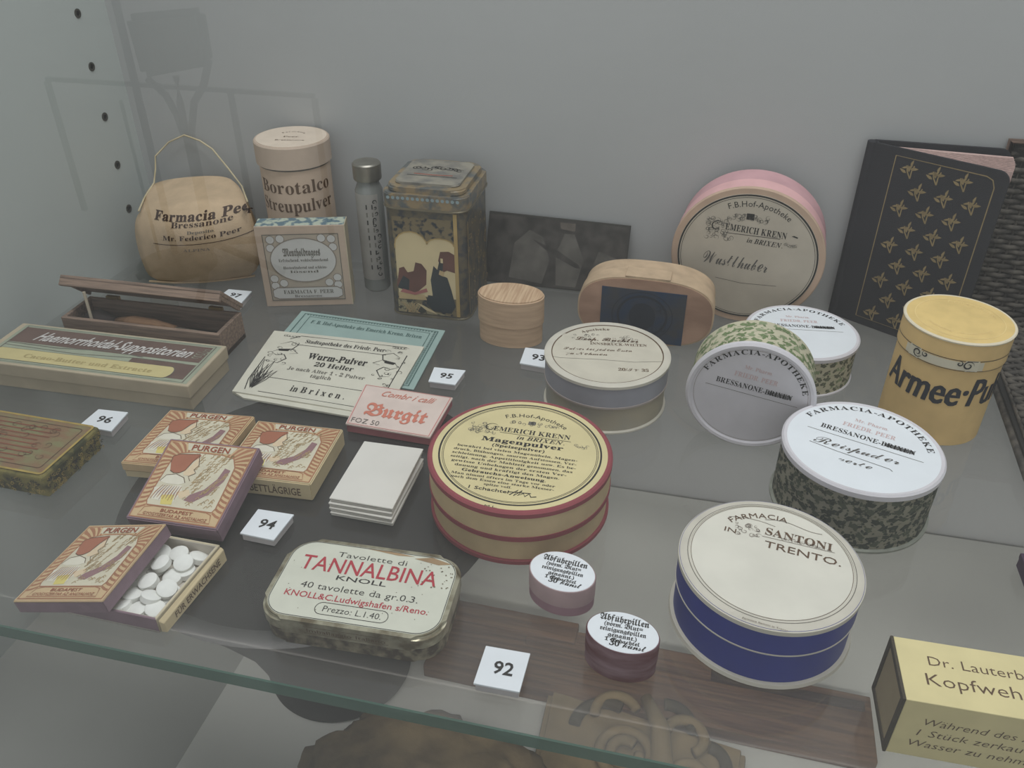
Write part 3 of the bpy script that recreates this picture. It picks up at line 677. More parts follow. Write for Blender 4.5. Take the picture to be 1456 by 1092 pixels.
k.build('side_ornament', t, plane_map((TW/2-.0010, 0, 0), (0, 1, 0), (0, 0, 1)))

# ------------------------------------------------------------------ mint dragee box standing, left
t = thing('square_sweets_box', 'flat square cardboard box standing upright with oval printed label on its face', 'box', (-.3069, .5064, 0), .285)
W_, H_, D_ = .0640, .0640, .0160
MOT = mat('mottled_blue_paper', (178, 186, 170), col2=(96, 118, 128), scale=190, lo=.44, hi=.56)
obj('box_sides', BX(W_/2, D_/2+.0006, H_/2, W_-.0004, D_-.0012, H_-.0002, .0006), MOT, t)
obj('face_card', BX(W_/2, .0006, H_/2, W_, .0012, H_, .0004), mat('pinkish_card', (188, 168, 150), var=.05), t)
obj('edge_binding', BX(W_+.0001, D_/2, H_/2, .0005, D_, H_), mat('cream_edge', (198, 186, 160), var=.06), t)
k = Ink(); LPP = mat('label_grey_white', (196, 194, 190), var=.03); BO = mat('buff_outline', (140, 130, 120), var=0)
k.poly([(.08, .08), (.92, .08), (.92, .90), (.08, .90)], mat('label_buff', (174, 162, 146), var=.04), .0001)
el = [(.5+.37*math.cos(2*PI*i/48), .585+.27*math.sin(2*PI*i/48)) for i in range(48)]
for cx_, cy_ in ((.16, .84), (.84, .84), (.27, .85), (.73, .85), (.15, .74), (.85, .74), (.14, .36), (.86, .36), (.24, .30), (.76, .30), (.14, .27), (.86, .27)):
    k.disc(.048, .048, LPP, cx_, cy_, 16, .0002); k.ring(.048, .048, .008, BO, cx_, cy_, 16, .00025)
k.poly(el, LPP, .0003); k.line(el, .012, BO, True, .0004)
k.poly([(.16, .10), (.84, .10), (.90, .13), (.90, .21), (.84, .245), (.16, .245), (.10, .21), (.10, .13)], LPP, .0003); k.line([(.16, .10), (.84, .10), (.90, .13), (.90, .21), (.84, .245), (.16, .245), (.10, .21), (.10, .13)], .012, BO, True, .0004)
k.line([(.08, .08), (.92, .08), (.92, .90), (.08, .90)], .012, GREYINK, True, .0002)
qm = quad_map((0, -.0001, 0), (W_, -.0001, 0), (W_, -.0001, H_), (0, -.0001, H_))
k.build('printed_label', t, qm)
k = Ink(); k.h = .0005
k.text('Mentholdragees', .28, .70, .64, .085, GREYINK, 'frak', .02); k.text('Erfrischend, wohlschmeckend', .22, .78, .57, .035, GREYINK, 'serif'); k.text('Hustenlindernd und schleim-', .26, .76, .48, .032, GREYINK, 'serif'); k.text('lösend', .33, .66, .43, .03, GREYINK, 'serif')
k.text('FARMACIA F. PEER', .22, .80, .165, .045, GREYINK, 'serif'); k.text('Bressanone', .34, .66, .118, .03, GREYINK, 'serif')
k.build('lettering', t, qm)

# ------------------------------------------------------------------ purgative boxes
OCH = mat('ochre_print', (208, 180, 140), var=.06, scale=90); ORB = mat('orange_brown_print', (170, 120, 90), var=.06); PCR = mat('panel_cream', (214, 206, 182), var=.05, scale=90)
SCARF = mat('rust_scarf_print', (172, 112, 88), var=.06); BLOUSE = mat('white_print', (224, 218, 200), var=.03); MAU = mat('mauve_print', (150, 116, 118), var=.05); YLP = mat('yellow_print', (220, 204, 120), var=.03)
PED = mat('purple_edge_card', (140, 116, 126), var=.08, scale=130); YED = mat('yellow_edge_card', (206, 188, 150), var=.06)
SKIN = mat('pale_skin_print', (222, 200, 168), var=.03)
def picture(t, mp, seed):
    rng = random.Random(seed); k = Ink(); H1, H2, H3, H4 = .00008, .00014, .0002, .00026
    k.poly([(.02, .02), (.98, .02), (.98, .98), (.02, .98)], OCH, H1)
    # curving stripes spread from the upper corners and run down the sides
    for sx in (0, 1):
        f = (lambda x: 1-x) if sx else (lambda x: x)
        for i in range(8):                                            # fan out of the corner
            a0, a1 = math.radians(88+i*13.5), math.radians(88+i*13.5+7.5); pts = []
            for rr_, aa in [(.06+.06*q, a0+.05*q) for q in range(6)]+[(.36-.06*q, a1+.05*(5-q)) for q in range(6)]:
                pts.append((f(max(.03, min(.97, .29+rr_*math.cos(aa)))), max(.04, min(.97, .72+rr_*1.0*math.sin(aa)))))
            k.poly(pts, ORB, H2)
        for i in range(9):                                            # slashes down the side
            y = .60-i*.058; k.poly([(f(.03), y), (f(.07), y+.012), (f(.13), y+.045), (f(.13), y+.020), (f(.08), y-.012), (f(.03), y-.026)], ORB, H2)
    k.line([(.02, .02), (.98, .02), (.98, .98), (.02, .98)], .018, ORB, True, H2)
    panel = [(.14, .17), (.86, .17), (.885, .22), (.875, .50), (.86, .72), (.80, .83), (.66, .86), (.34, .86), (.20, .83), (.14, .72), (.125, .50), (.115, .22)]
    k.poly(panel, PCR, H3); k.line(panel, .014, ORB, True, H4)
    k.poly([(.26, .88), (.74, .88), (.78, .97), (.22, .97)], PCR, H3)
    k.poly([(.10, .03), (.90, .03), (.86, .155), (.14, .155)], OCH, H3); k.line([(.10, .045), (.90, .045), (.87, .14), (.80, .165), (.22, .165), (.13, .14)], .012, ORB, True, H4)
    k.h = .0003
    k.poly([(.15, .70), (.14, .78), (.20, .815), (.42, .84), (.44, .82), (.38, .73), (.35, .62), (.30, .58), (.24, .575), (.19, .60)], SCARF)
    k.poly([(.34, .60), (.39, .70), (.43, .80), (.46, .70), (.44, .63), (.47, .60), (.42, .56), (.36, .56)], SKIN)
    k.poly([(.14, .46), (.18, .54), (.28, .565), (.38, .53), (.42, .47), (.36, .44), (.22, .44)], BLOUSE)
    k.poly([(.12, .38), (.40, .44), (.44, .36), (.40, .22), (.16, .24)], BLOUSE, .00028)
    k.poly([(.24, .30), (.38, .32), (.40, .20), (.28, .19)], YLP); k.poly([(.50, .27), (.54, .34), (.66, .42), (.74, .56), (.76, .70), (.83, .68), (.82, .54), (.74, .38), (.60, .25)], MAU)
    k.poly([(.38, .35), (.50, .40), (.54, .34), (.46, .28)], SKIN)
    k.h = .0004
    for i in range(9): k.line([(.14+i*.033, .24+.01*(i % 3)), (.16+i*.030, .33), (.20+i*.026, .42)], .012, MAU if i % 2 else ORB, taper=True)
    for i in range(95):
        x, y = rng.uniform(.44, .80), rng.uniform(.34, .82)
        if x > .62 and y < .72 and abs((y-.42)-(x-.62)*1.6) < .09: continue
        k.line([(x, y), (x+.02, y+.02), (x+.015, y+.04), (x+.035, y+.055)], .008, mat('sketch_line', (176, 150, 110), var=0))
    for i in range(14): x, y = rng.uniform(.48, .82), rng.uniform(.20, .30); k.line([(x, y), (x+.02, y+.03), (x+.04, y+.01)], .008, _mats['sketch_line'])
    for pl in ([(.15, .70), (.14, .78), (.20, .815), (.42, .84), (.38, .73), (.35, .62), (.30, .58), (.24, .575), (.19, .60)], [(.14, .46), (.18, .54), (.28, .565), (.38, .53), (.42, .47)]):
        k.line(pl, .007, BROWNINK)
    k.line([(.42, .82), (.47, .70), (.44, .64), (.48, .60), (.42, .55), (.46, .50)], .007, BROWNINK)
    k.build('printed_picture', t, mp)
    k = Ink(); k.h = .0005
    DBR = mat('dark_rust_ink', (150, 80, 56), var=0)
    k.text('PURGEN', .29, .72, .885, .065, DBR, 'sans', .02); k.text('BUDAPEST', .32, .68, .105, .035, DBR, 'sans', .01); k.text('GYOGYSZERTAR AZ ANGYALHOZ', .15, .86, .055, .032, DBR, 'sans', .005)
    k.build('lettering', t, mp)
def local(pts, org): return [Vector(p)-Vector(org) for p in pts]
def lerp(a, b, f): return a+(b-a)*f
def quadbox(name, label, top, bot, edge, basem, bev=.0006, group=None, seed=1, split=.45):
    """top/bot: TL TR BR BL points. the lid covers the upper part, the tray shows below"""
    org = Vector(sum((Vector(p) for p in bot), Vector()))/4; org.z = min(p[2] for p in bot)
    t = thing(name, label, 'box', org, 0, group); T_, B_ = local(top, org), local(bot, org)
    mid = [lerp(b, a, split) for a, b in zip(T_, B_)]; c = sum(mid, Vector())/4
    ins = [lerp(m, c, .025) for m in mid]; bc = sum(B_, Vector())/4; insb = [lerp(m, bc, .025) for m in B_]
    obj('tray', hexa(ins, insb, bev*.6), basem, t); obj('lid', hexa(T_, mid, bev), edge, t)
    tc = sum(T_, Vector())/4; q = [lerp(p, tc, .02) for p in T_]
    picture(t, quad_map(q[3], q[2], q[1], q[0]), seed); return t
tA = [Vector((-.2926, .3561, .0105)), Vector((-.2400, .3612, .0105)), Vector((-.2394, .3095, .0105)), Vector((-.2912, .3046, .0105))]
quadbox('cardboard_pill_box', 'yellow square pill box with woman in rust headscarf, lying behind the tilted one', tA, [Vector((p.x, p.y, 0)) for p in tA], OCH, YED, group='picture-topped pill boxes', seed=1)
tC = [at(366.7, 597.5, .0115), at(488, 610, .0115), at(441.5, 689, .0115)]; tC.append(tC[0]+(tC[2]-tC[1]))
for i in range(2): pass
tCq = quadbox('cardboard_pill_box', 'square pill box with plain yellow sides, lying to the right of the tilted one', tC, [Vector((p.x, p.y, 0)) for p in tC], YED, YED, group='picture-topped pill boxes', seed=2, split=.03)
tCq['label'] = 'square picture-topped pill box with plain yellow sides and lettered front edge'
BL, BR = tC[3], tC[2]; o_ = tCq.location
k = Ink(); k.h = .0002; k.text('BETTLÄGRIGE', .32, .88, .25, .40, BROWNINK, 'sans', .01)
k.build('side_lettering', tCq, quad_map(Vector((BL.x, BL.y, 0))-o_, Vector((BR.x, BR.y, 0))-o_, BR-o_, BL-o_))
tB = [at(242, 623, .0245), at(370, 636.5, .0255), at(308, 754.5, .0135), at(178, 736, .0125)]
nB = (tB[1]-tB[0]).cross(tB[3]-tB[0]).normalized()*.0112
if nB.z < 0: nB = -nB
quadbox('cardboard_pill_box', 'square pill box with mauve edges, tilted across the two boxes behind it', tB, [p-nB for p in tB], PED, PED, group='picture-topped pill boxes', seed=3)

# the open one: lid pushed aside, tray with tablets
org = Vector((-.2330, .2370, 0))
t = thing('open_pill_box', 'open square pill box, its picture lid slid off a white tray of tablets', 'box', org)
TRY = [Vector((-.2585, .2610, 0)), Vector((-.2068, .2605, 0)), Vector((-.2106, .2118, 0)), Vector((-.2621, .2123, 0))]   # TL TR BR BL
c = sum(TRY, Vector())/4; B_ = local(TRY, org); hh = .0088
WT = mat('tray_white_card', (206, 198, 186), var=.05)
bm = hexa([p+Vector((0, 0, .0015)) for p in B_], B_, .0003); obj('tray_floor', bm, WT, t)
for i, (a, b) in enumerate(((0, 1), (1, 2), (2, 3), (3, 0))):
    A, Bq = B_[a], B_[b]; cc = sum(B_, Vector())/4
    ia, ib = lerp(A, cc, .045), lerp(Bq, cc, .045)
    bw = hexa([A+Vector((0, 0, hh)), Bq+Vector((0, 0, hh)), ib+Vector((0, 0, hh)), ia+Vector((0, 0, hh))], [A, Bq, ib, ia], .0002)
    obj('tray_side', bw, mat('tray_cream_card', (208, 196, 168), var=.06) if i != 2 else PED, t, label=None)
    iw = hexa([lerp(A, cc, .046)+Vector((0, 0, hh-.0003)), lerp(Bq, cc, .046)+Vector((0, 0, hh-.0003)), lerp(Bq, cc, .055)+Vector((0, 0, hh-.0003)), lerp(A, cc, .055)+Vector((0, 0, hh-.0003))],
              [lerp(A, cc, .046)+Vector((0, 0, .001)), lerp(Bq, cc, .046)+Vector((0, 0, .001)), lerp(Bq, cc, .055)+Vector((0, 0, .001)), lerp(A, cc, .055)+Vector((0, 0, .001))])
    obj('tray_lining', iw, WT, t)
# the hinged-looking outer card strip along the right side
A, Bq = B_[1], B_[2]
obj('loose_edge_card', hexa([A+Vector((.0005, -.0004, hh-.0008)), A+Vector((.0024, -.001, hh-.0016)), Bq+Vector((.0026, .0010, hh-.0030)), Bq+Vector((.0006, .0004, hh-.0012))],
    [A+Vector((.0005, -.0004, .001)), A+Vector((.0028, -.001, 0)), Bq+Vector((.0030, .0010, 0)), Bq+Vector((.0006, .0004, .0005))], .0002), YED, t)
k = Ink(); k.h = .0002; k.text('FÜR ERWACHSENE', .15, .9, .3, .5, BROWNINK, 'sans', .01)
k.build('side_lettering', t, quad_map(Bq+Vector((.0030, .0010, 0)), A+Vector((.0028, -.001, 0)), A+Vector((.0024, -.001, hh-.0016)), Bq+Vector((.0026, .0010, hh-.0030))))
LT = [at(127, 747, .0105), at(236, 744.7, .0190), at(145, 855, .0190), at(18, 855, .0095)]
LT[1] = LT[1]; nL = (LT[1]-LT[0]).cross(LT[3]-LT[0]).normalized()
if nL.z < 0: nL = -nL
th_ = .0072
LTl = local(LT, org); LBl = [p-nL*th_ for p in LTl]
cc = sum(LTl, Vector())/4
obj('lid', hexa(LTl, [p-nL*.0012 for p in LTl], .0003), OCH, t)
for a, b in ((0, 1), (1, 2), (2, 3), (3, 0)):
    A, Bq = LTl[a], LTl[b]; ia, ib = lerp(A, cc, .03), lerp(Bq, cc, .03); d = nL*th_
    obj('lid_side', hexa([A-nL*.0003, Bq-nL*.0003, ib-nL*.0003, ia-nL*.0003], [A-d, Bq-d, ib-d, ia-d], .0002), PED, t)
q = [lerp(p, cc, .02) for p in LTl]; picture(t, quad_map(q[3], q[2], q[1], q[0]), 4)

# tablets, single things
TAB = mat('white_tablet', (238, 238, 232), var=.03, scale=200, bump=.08, rough=.9)
tb = lathe([(0, 0), (.0043, 0), (.0046, .0003), (.0046, .0029), (.0043, .0031), (.002, .0035), (0, .0036)], n=28)
tm = bpy.data.meshes.new('tablet'); bmesh.ops.recalc_face_normals(tb, faces=tb.faces); tb.to_mesh(tm); tb.free(); tm.materials.append(TAB)
for p in tm.polygons: p.use_smooth = p.normal.z > .9
tabs = [(228, 785, .006, .35, 1.2), (255, 787, .005, .1, 0), (230, 800, .0085, -.25, 2), (261, 799, .0075, .3, .5), (282, 793, .003, .5, 2.5), (211, 806, .003, .2, 1), (270, 814, .004, .1, 4),
        (212, 826, .0080, -.2, 2.2), (238, 836, .0085, .35, 1.0), (246, 820, .004, .2, 0), (188, 846, .006, .2, 3), (212, 849, .0082, .5, 2.6), (172, 863, .006, .3, 4.2), (195, 869, .0055, .15, 5),
        (221, 866, .006, .25, 1.5), (190, 828, .003, .4, 3.5), (232, 852, .0030, .1, 2), (245, 845, .003, .2, 1), (222, 812, .003, .3, 4), (200, 815, .004, .2, 2), (178, 838, .003, .4, 1)]
for px, py, z, ti, az in tabs:
    o = bpy.data.objects.new('tablet', tm); COL.objects.link(o); p = at(px, py, z)
    p.x = min(p.x, -.2168); p.y = max(.2175, min(.2545, p.y))
    o.location = (p.x, p.y, max(.0016, z-.0022)); o.rotation_euler = (ti*math.cos(az), ti*math.sin(az), 0)
    tag(o, 'round white tablet lying in the tray of the open pill box', 'tablet', 'white tablets in the open pill box')

# ------------------------------------------------------------------ flat papers
def sheet(name, label, cat, pts, thick, m, bow=0.0, group=None, n=8):
    """a thin sheet from corner points TL TR BR BL with a slight rise"""
    org = sum((Vector(p) for p in pts), Vector())/4; org.z = 0
    t = thing(name, label, cat, org, 0, group); P = local(pts, org); vs, fs = [], []
    def f(u, v):
        p = P[3]*(1-u)*(1-v)+P[2]*u*(1-v)+P[1]*u*v+P[0]*(1-u)*v; return p+Vector((0, 0, bow*(math.sin(PI*u)*.6+.4*math.sin(PI*v))))
    for s in (0, 1):
        for j in range(n+1):
            for i in range(n+1): q = f(i/n, j/n); vs.append((q.x, q.y, q.z+(0 if s else -thick)))
    N = (n+1)**2
    for j in range(n):
        for i in range(n):
            a = j*(n+1)+i; fs.append((N+a, N+a+1, N+a+n+2, N+a+n+1)); fs.append((a, a+n+1, a+n+2, a+1))
    for i in range(n):
        fs.append((i, i+1, N+i+1, N+i)); a = n*(n+1)+i; fs.append((a+1, a, N+a, N+a+1))
        a = i*(n+1); fs.append((a+n+1, a, N+a, N+a+n+1)); a = i*(n+1)+n; fs.append((a, a+n+1, N+a+n+1, N+a))
    pydata('paper', vs, fs, m, t, 1.0, fix=True)
    return t, lambda u, v, h: f(u, v)+Vector((0, 0, h))
TEAL = mat('teal_paper', (156, 178, 172), var=.05, scale=40); TEALD = mat('teal_ink', (78, 104, 100), var=0)
z = .0008
pt = [at(429, 442, z), at(633, 470, z), at(588, 554, z)]; pt.append(pt[0]+(pt[2]-pt[1]))
t, mp = sheet('paper_packet', 'pale teal printed paper packet lying under the white one', 'packet', pt, .0006, TEAL)
k = Ink(); k.h = .0002
for e_, w_ in ((.04, .010), (.085, .006)): k.line([(e_, e_), (1-e_, e_), (1-e_, 1-e_), (e_, 1-e_)], w_, TEALD, True)
for i in range(46): k.leaf(.06+i*.0195, .935, .02, 1.2, TEALD, .5); k.leaf(.935, .06+i*.0195, .02, .4, TEALD, .5)
k.build('printed_border', t, mp); k = Ink(); k.h = .0003; k.text('F. B. Hof-Apotheke des Emerich Krenn, Brixen', .12, .88, .80, .055, TEALD, 'serif'); k.build('lettering', t, mp)
z = .0026
pt = [at(390, 470, z), at(603, 493, z), at(546, 592, z), at(330, 556, .0030)]
WPAP = mat('wurm_paper', (214, 210, 194), var=.05, scale=40)
t, mp = sheet('paper_packet', 'white printed paper packet with bird drawings, on top of the teal one', 'packet', pt, .0010, WPAP, .0006)
fl = [at(330, 556, .0020)-t.location, at(346, 566, .0012)-t.location, at(546, 601, .0012)-t.location, at(546, 592, .0022)-t.location]
obj('folded_flap', hexa([p+Vector((0, 0, .0003)) for p in fl], [Vector((p.x, p.y, .0003)) for p in fl]), WPAP, t)
k = Ink(); k.h = .0002
k.line([(.14, .88), (.20, .95), (.90, .95)], .006, BLACK); k.line([(.93, .83), (.93, .30), (.86, .08)], .006, BLACK); k.line([(.06, .55), (.05, .20), (.07, .05)], .006, BLACK); k.line([(.22, .80), (.80, .80)], .006, BLACK); k.line([(.14, .26), (.84, .26)], .006, BLACK); k.line([(.16, .05), (.86, .05)], .006, BLACK)
rng = random.Random(4)
for sx in (0, 1):
    f = (lambda x: 1-x) if sx else (lambda x: x)
    def L(pts, w_=.005): k.line([(f(x), y) for x, y in pts], w_, BLACK, taper=True)
    L([(.10, .78), (.16, .84), (.22, .80), (.20, .72), (.12, .70), (.08, .64)], .008); L([(.08, .64), (.12, .60), (.17, .62), (.20, .56), (.16, .48), (.10, .50)], .008); L([(.20, .72), (.25, .66), (.20, .64)], .006)
    k.poly([(f(.11), .70), (f(.19), .72), (f(.18), .68), (f(.12), .67)], BLACK)
    for i in range(9 if not sx else 0):
        a_, L_ = 2.2-i*.19, .20+.05*(i % 3); bx_, by_ = .10, .08
        tip = (bx_+L_*.42*math.cos(a_), by_+L_*1.5*math.sin(a_)); md = ((bx_+tip[0])/2, (by_+tip[1])/2)
        for w_ in (-.014, .014): L([(bx_+w_*.4, by_), (md[0]+w_, md[1]), tip], .006)
    for i in range(12): k.curl(f(rng.uniform(.06, .22)), rng.uniform(.45, .88), rng.uniform(.012, .028), BLACK, .004, a=rng.uniform(0, 6))
    for i in range(5): k.curl(f(.10+.02*i), .93, .02, BLACK, .004, a=i)
for i in range(16): k.curl(rng.uniform(.82, .93), rng.uniform(.14, .5), rng.uniform(.01, .02), BLACK, .004, a=rng.uniform(0, 6))
k.build('printed_drawing', t, mp)
k = Ink(); k.h = .0003
k.text('Stadtapotheke des Friedr. Peer', .25, .78, .84, .055, BLACK, 'serif'); k.text('Wurm-Pulver', .33, .72, .60, .085, BLACK, 'serif', .01); k.text('20 Heller', .40, .66, .50, .060, BLACK, 'serif', .006)
k.text('Je nach Alter 1 - 2 Pulver', .25, .76, .405, .045, GREYINK, 'serif'); k.text('täglich', .42, .56, .335, .045, GREYINK, 'serif'); k.text('in B r i x e n .', .35, .71, .115, .075, BLACK, 'serif')
k.build('lettering', t, mp)

# small pink edged box
z = .0062
tp_ = [at(519, 546, z), at(644, 565, z), at(611, 622, z), at(491, 602, z)]; org = sum(tp_, Vector())/4; org.z = 0
t = thing('flat_paper_box', 'flat pinkish paper box with large orange lettering and pencil note', 'box', org); T_ = local(tp_, org)
DPK = mat('dark_pink_edge', (168, 104, 108), var=.07)
obj('box_base', hexa([Vector((p.x*.985, p.y*.985, z-.0012)) for p in T_], [Vector((p.x*.985, p.y*.985, 0)) for p in T_], .0003), DPK, t)
obj('lid', hexa(T_, [p-Vector((0, 0, .0014)) for p in T_], .0003), mat('pink_white_paper', (222, 204, 194), var=.05), t)
qm = quad_map(T_[3], T_[2], T_[1], T_[0])
k = Ink(); k.h = .0002; k.line([(.02, .02), (.98, .02), (.98, .98), (.02, .98)], .012, mat('pink_line', (206, 130, 124), var=0), True); k.build('printed_border', t, qm)
k = Ink(); k.h = .0003
k.text('Combr i calli', .22, .82, .76, .13, ORANGE, 'sans', 0, slant=.3); k.text('Burgit', .14, .86, .27, .26, ORANGE, 'frak', .022); k.text('FOZ 50', .04, .38, .06, .10, PENCIL, 'sans', -.01)
k.build('lettering', t, qm)

# folded white packets
PKC = mat('folded_white_paper', (222, 218, 210), var=.03, scale=30); PKE = mat('paper_edge_shadow', (190, 180, 166), var=.04)
base = [at(518, 627, .0102), at(602, 638, .0102), at(558, 723.6, .0102), at(468, 708, .0102)]
names = ('topmost of the pile beside the large printed round box', 'second from the top of the pile', 'third from the top of the pile', 'at the bottom of the pile on the glass')
offs = ((0, 0, 0), (-.0006, -.0009, .01), (.0002, -.0018, -.015), (.0004, -.0022, .0))
for i in range(4):
    z1 = .0102-i*.0026; dx, dy, ro = offs[i]
    P = [Vector((p.x, p.y, 0)) for p in base]; c = sum(P, Vector())/4
    P = [Matrix.Rotation(ro, 3, 'Z') @ (p-c)+Vector((dx, dy, 0)) for p in P]
    t = thing('folded_powder_paper', 'blank white folded paper packet, '+names[i], 'packet', (c.x, c.y, z1-.0024), 0, 'pile of folded white packets')
    obj('upper_fold', hexa([p+Vector((0, 0, .0024)) for p in P], [p+Vector((0, 0, .0015)) for p in P], .0002), PKC, t)
    obj('lower_fold', hexa([p*.985+Vector((0, 0, .0009)) for p in P], [p*.985 for p in P], .0002), PKC, t)
    obj('inner_fold', hexa([p*.965+Vector((0, 0, .0016)) for p in P], [p*.965+Vector((0, 0, .0008)) for p in P]), PKE, t)

# ------------------------------------------------------------------ number tags
ACR = mat('translucent_block', (196, 190, 190), rough=.3, var=.03, spec=.5)
def numtag(num, px, label, z=.0050, hide=False):
    P = [at(x, y, z) for x, y in px]; org = sum(P, Vector())/4; org.z = 0
    t = thing('number_tag', label, 'tag', org, 0, 'numbered tags'); T_ = local(P, org)
    obj('block', hexa([Vector((p.x*.94, p.y*.94, z*.8)) for p in T_], [Vector((p.x*.94, p.y*.94, 0)) for p in T_], .0002), ACR, t)
    obj('card', hexa(T_, [p-Vector((0, 0, z*.2)) for p in T_], .0001), WHITE, t)
    k = Ink(); k.h = .0002; k.text(num, .30, .76, .34, .30, BLACK, 'sans', .018); k.build('number', t, quad_map(T_[3], T_[2], T_[1], T_[0]))
numtag('94', ((367, 723.6), (418, 731.4), (389, 768), (341, 758)), 'white number tag 94 between the pill boxes and the metal tin')
numtag('92', ((691, 918), (754, 929), (738.6, 984), (673, 971.4)), 'white number tag 92 near the front edge, beside the flat metal tin', .0052)
numtag('95', ((617.4, 522), (662, 526.5), (647, 547), (609, 542)), 'white number tag 95 beside the teal and white paper packets')
numtag('96', ((140, 581.6), (182, 586), (158, 613), (112, 605)), 'white number tag 96 behind the olive green box')
numtag('97', ((325, 411), (358, 414), (341, 433), (312, 421)), 'white number tag 97 at the corner of the open wooden case', .0050)
numtag('93', ((747, 494), (790, 499), (783, 524), (739, 516)), 'white number tag 93 half hidden behind the round grey box')

# ------------------------------------------------------------------ rectangular tin of tablets
t = thing('flat_metal_tin', 'flat rounded metal tin with cream lid and large red lettering', 'tin', (-.1256, .2453, 0), .043)
TW, TD, H_ = .0833, .0496, .0160
RIM = mat('worn_tin', (190, 184, 160), rough=.33, metal=.75, col2=(120, 108, 84), scale=110, lo=.35, hi=.6, spec=.5)
RST = mat('rusty_tin_side', (150, 140, 116), rough=.5, metal=.45, col2=(78, 66, 52), scale=170, lo=.42, hi=.62, spec=.4)
obj('tin_base', prism(rrect(TW-.0016, TD-.0016, .0118), 0, .0090, .0012), RST, t, .7)
obj('lid', prism(rrect(TW, TD, .0125), .0078, H_, .0016), RIM, t, .7)
LB = [(x, y) for x, y in rrect(TW-.0042, TD-.0042, .0108)]
PAINT = mat('cream_enamel', (212, 212, 196), var=.04, rough=.4, spec=.4)
obj('lid_paint', prism(LB, H_-.0004, H_+.0002, 0), PAINT, t)
k = Ink(); k.line(rrect(TW-.0050, TD-.0050, .0104), .0003, BLACK, True)
pill = rrect(.0330, .0066, .0032, cx=.0000, cy=-.0162); k.line(pill, .0003, BLACK, True)
k.poly([(-.0060, .0222), (.010, .0205), (.018, .0212), (.006, .0226)], mat('rust_stain', (170, 142, 108), var=.1)); k.poly([(.018, .0200), (.030, .0180), (.036, .0195), (.026, .0222)], _mats['rust_stain'])
for i in range(26): k.disc(random.uniform(.0002, .0006), random.uniform(.0002, .0005), mat('dirt_spot', (120, 108, 88), var=.1), random.uniform(.024, .038), random.uniform(.004, .019), 7, .00015)
for i in range(24): k.disc(.00025, .0002, _mats['dirt_spot'], random.uniform(-.038, .038), random.uniform(-.02, .02), 6, .00015)
k.build('printed_outline', t, top_map(H_+.0002))
k = Ink(); th0 = 0
k.text('Tavolette di', -.0180, .0160, .0148, .0030, BLACK, 'sans', -.008); 
k.text('TANNALBINA', -.0330, .0318, .0048, .0084, RED, 'sans', .006, cap=.66); k.text('KNOLL', -.0140, .0100, .0008, .0026, BLACK, 'sans', .006)
k.text('40 tavolette da gr.0.3.', -.0280, .0270, -.0060, .0034, BLACK, 'sans', -.006); k.text('KNOLL&C.Ludwigshafen s/Reno.', -.0335, .0330, -.0116, .0032, RED, 'sans', .008)
k.text('Prezzo: L.1.40.', -.0132, .0138, -.0178, .0031, BLACK, 'sans', -.006)
k.build('lettering', t, top_map(H_+.0002))
k = Ink(); k.text('Imballaggio Italiano', -.018, .018, .0102, .0020, BROWNINK, 'sans', 0); k.line([(-.019, .0096), (.019, .0096), (.019, .0134), (-.019, .0134)], .0002, BROWNINK, True)
k.build('side_lettering', t, plane_map((0, -TD/2-.0001, 0), (1, 0, 0), (0, 0, 1)))

# ------------------------------------------------------------------ suppository box
t = thing('long_suppository_box', 'long flat cream cardboard box with brown lettered label, in front of the open wooden case', 'box', (-.3638, .3934, 0), .023)
W_, D_, H_ = .1510, .0491, .0184
SBC = mat('dull_beige_card', (186, 172, 148), var=.06, scale=50)
obj('box_base', BX(0, 0, .0050, W_-.002, D_-.002, .0100, .0005), SBC, t)
obj('lid', BX(0, 0, .0137, W_, D_, .0094, .0008), SBC, t)
k = Ink(); BRL = mat('brown_label_print', (112, 92, 84), var=.08); GRN = mat('grey_green_print', (160, 166, 146), var=.06, scale=90); YB = mat('yellow_cartouche', (206, 192, 140), var=.04)
k.poly([(.03, .04), (.985, .04), (.985, .96), (.03, .96)], GRN, .0001); k.poly([(.05, .52), (.955, .52), (.955, .90), (.05, .90)], BRL, .0002)
k.poly([(.66, .12), (.955, .12), (.955, .46), (.66, .46)], BRL, .0002); k.poly([(.05, .12), (.20, .12), (.20, .3), (.05, .3)], BRL, .0002)
ca = [(.06+.02*math.cos(a)-0, .23+.13*math.sin(a)) for a in [PI/2+i*PI/8 for i in range(9)]]+[(.86+.03*math.cos(a), .23+.13*math.sin(a)) for a in [-PI/2+i*PI/8 for i in range(9)]]
k.poly(ca, YB, .0003); k.line(ca, .004, GREYINK, True, .0004)
k.line([(.05, .50), (.30, .48), (.55, .56), (.70, .50)], .012, GREYINK, h=.0003); k.line([(.05, .44), (.4, .40), (.7, .47), (.9, .46)], .008, GREYINK, h=.0003)
k.line([(.05, .06), (.965, .06), (.965, .93), (.05, .93)], .006, GREYINK, True, .0003)
for i in range(5): k.curl(.925+.004*i, .62+.05*i, .03, GRN, .006, a=i, h=.0004)
c0, c1 = -W_/2, W_/2; qm = quad_map((c0, -D_/2, H_), (c1, -D_/2, H_), (c1, D_/2, H_), (c0, D_/2, H_)); k.build('printed_label', t, qm)
k = Ink(); k.h = .0005; k.text('Haemorrhoidal-Suppositorien', .145, .885, .60, .20, WHITEINK, 'sans', .02, slant=.12); k.text('Cacao-Butter und Extracte', .20, .80, .18, .08, mat('ochre_ink', (176, 160, 112), var=0), 'serif'); k.build('lettering', t, qm)

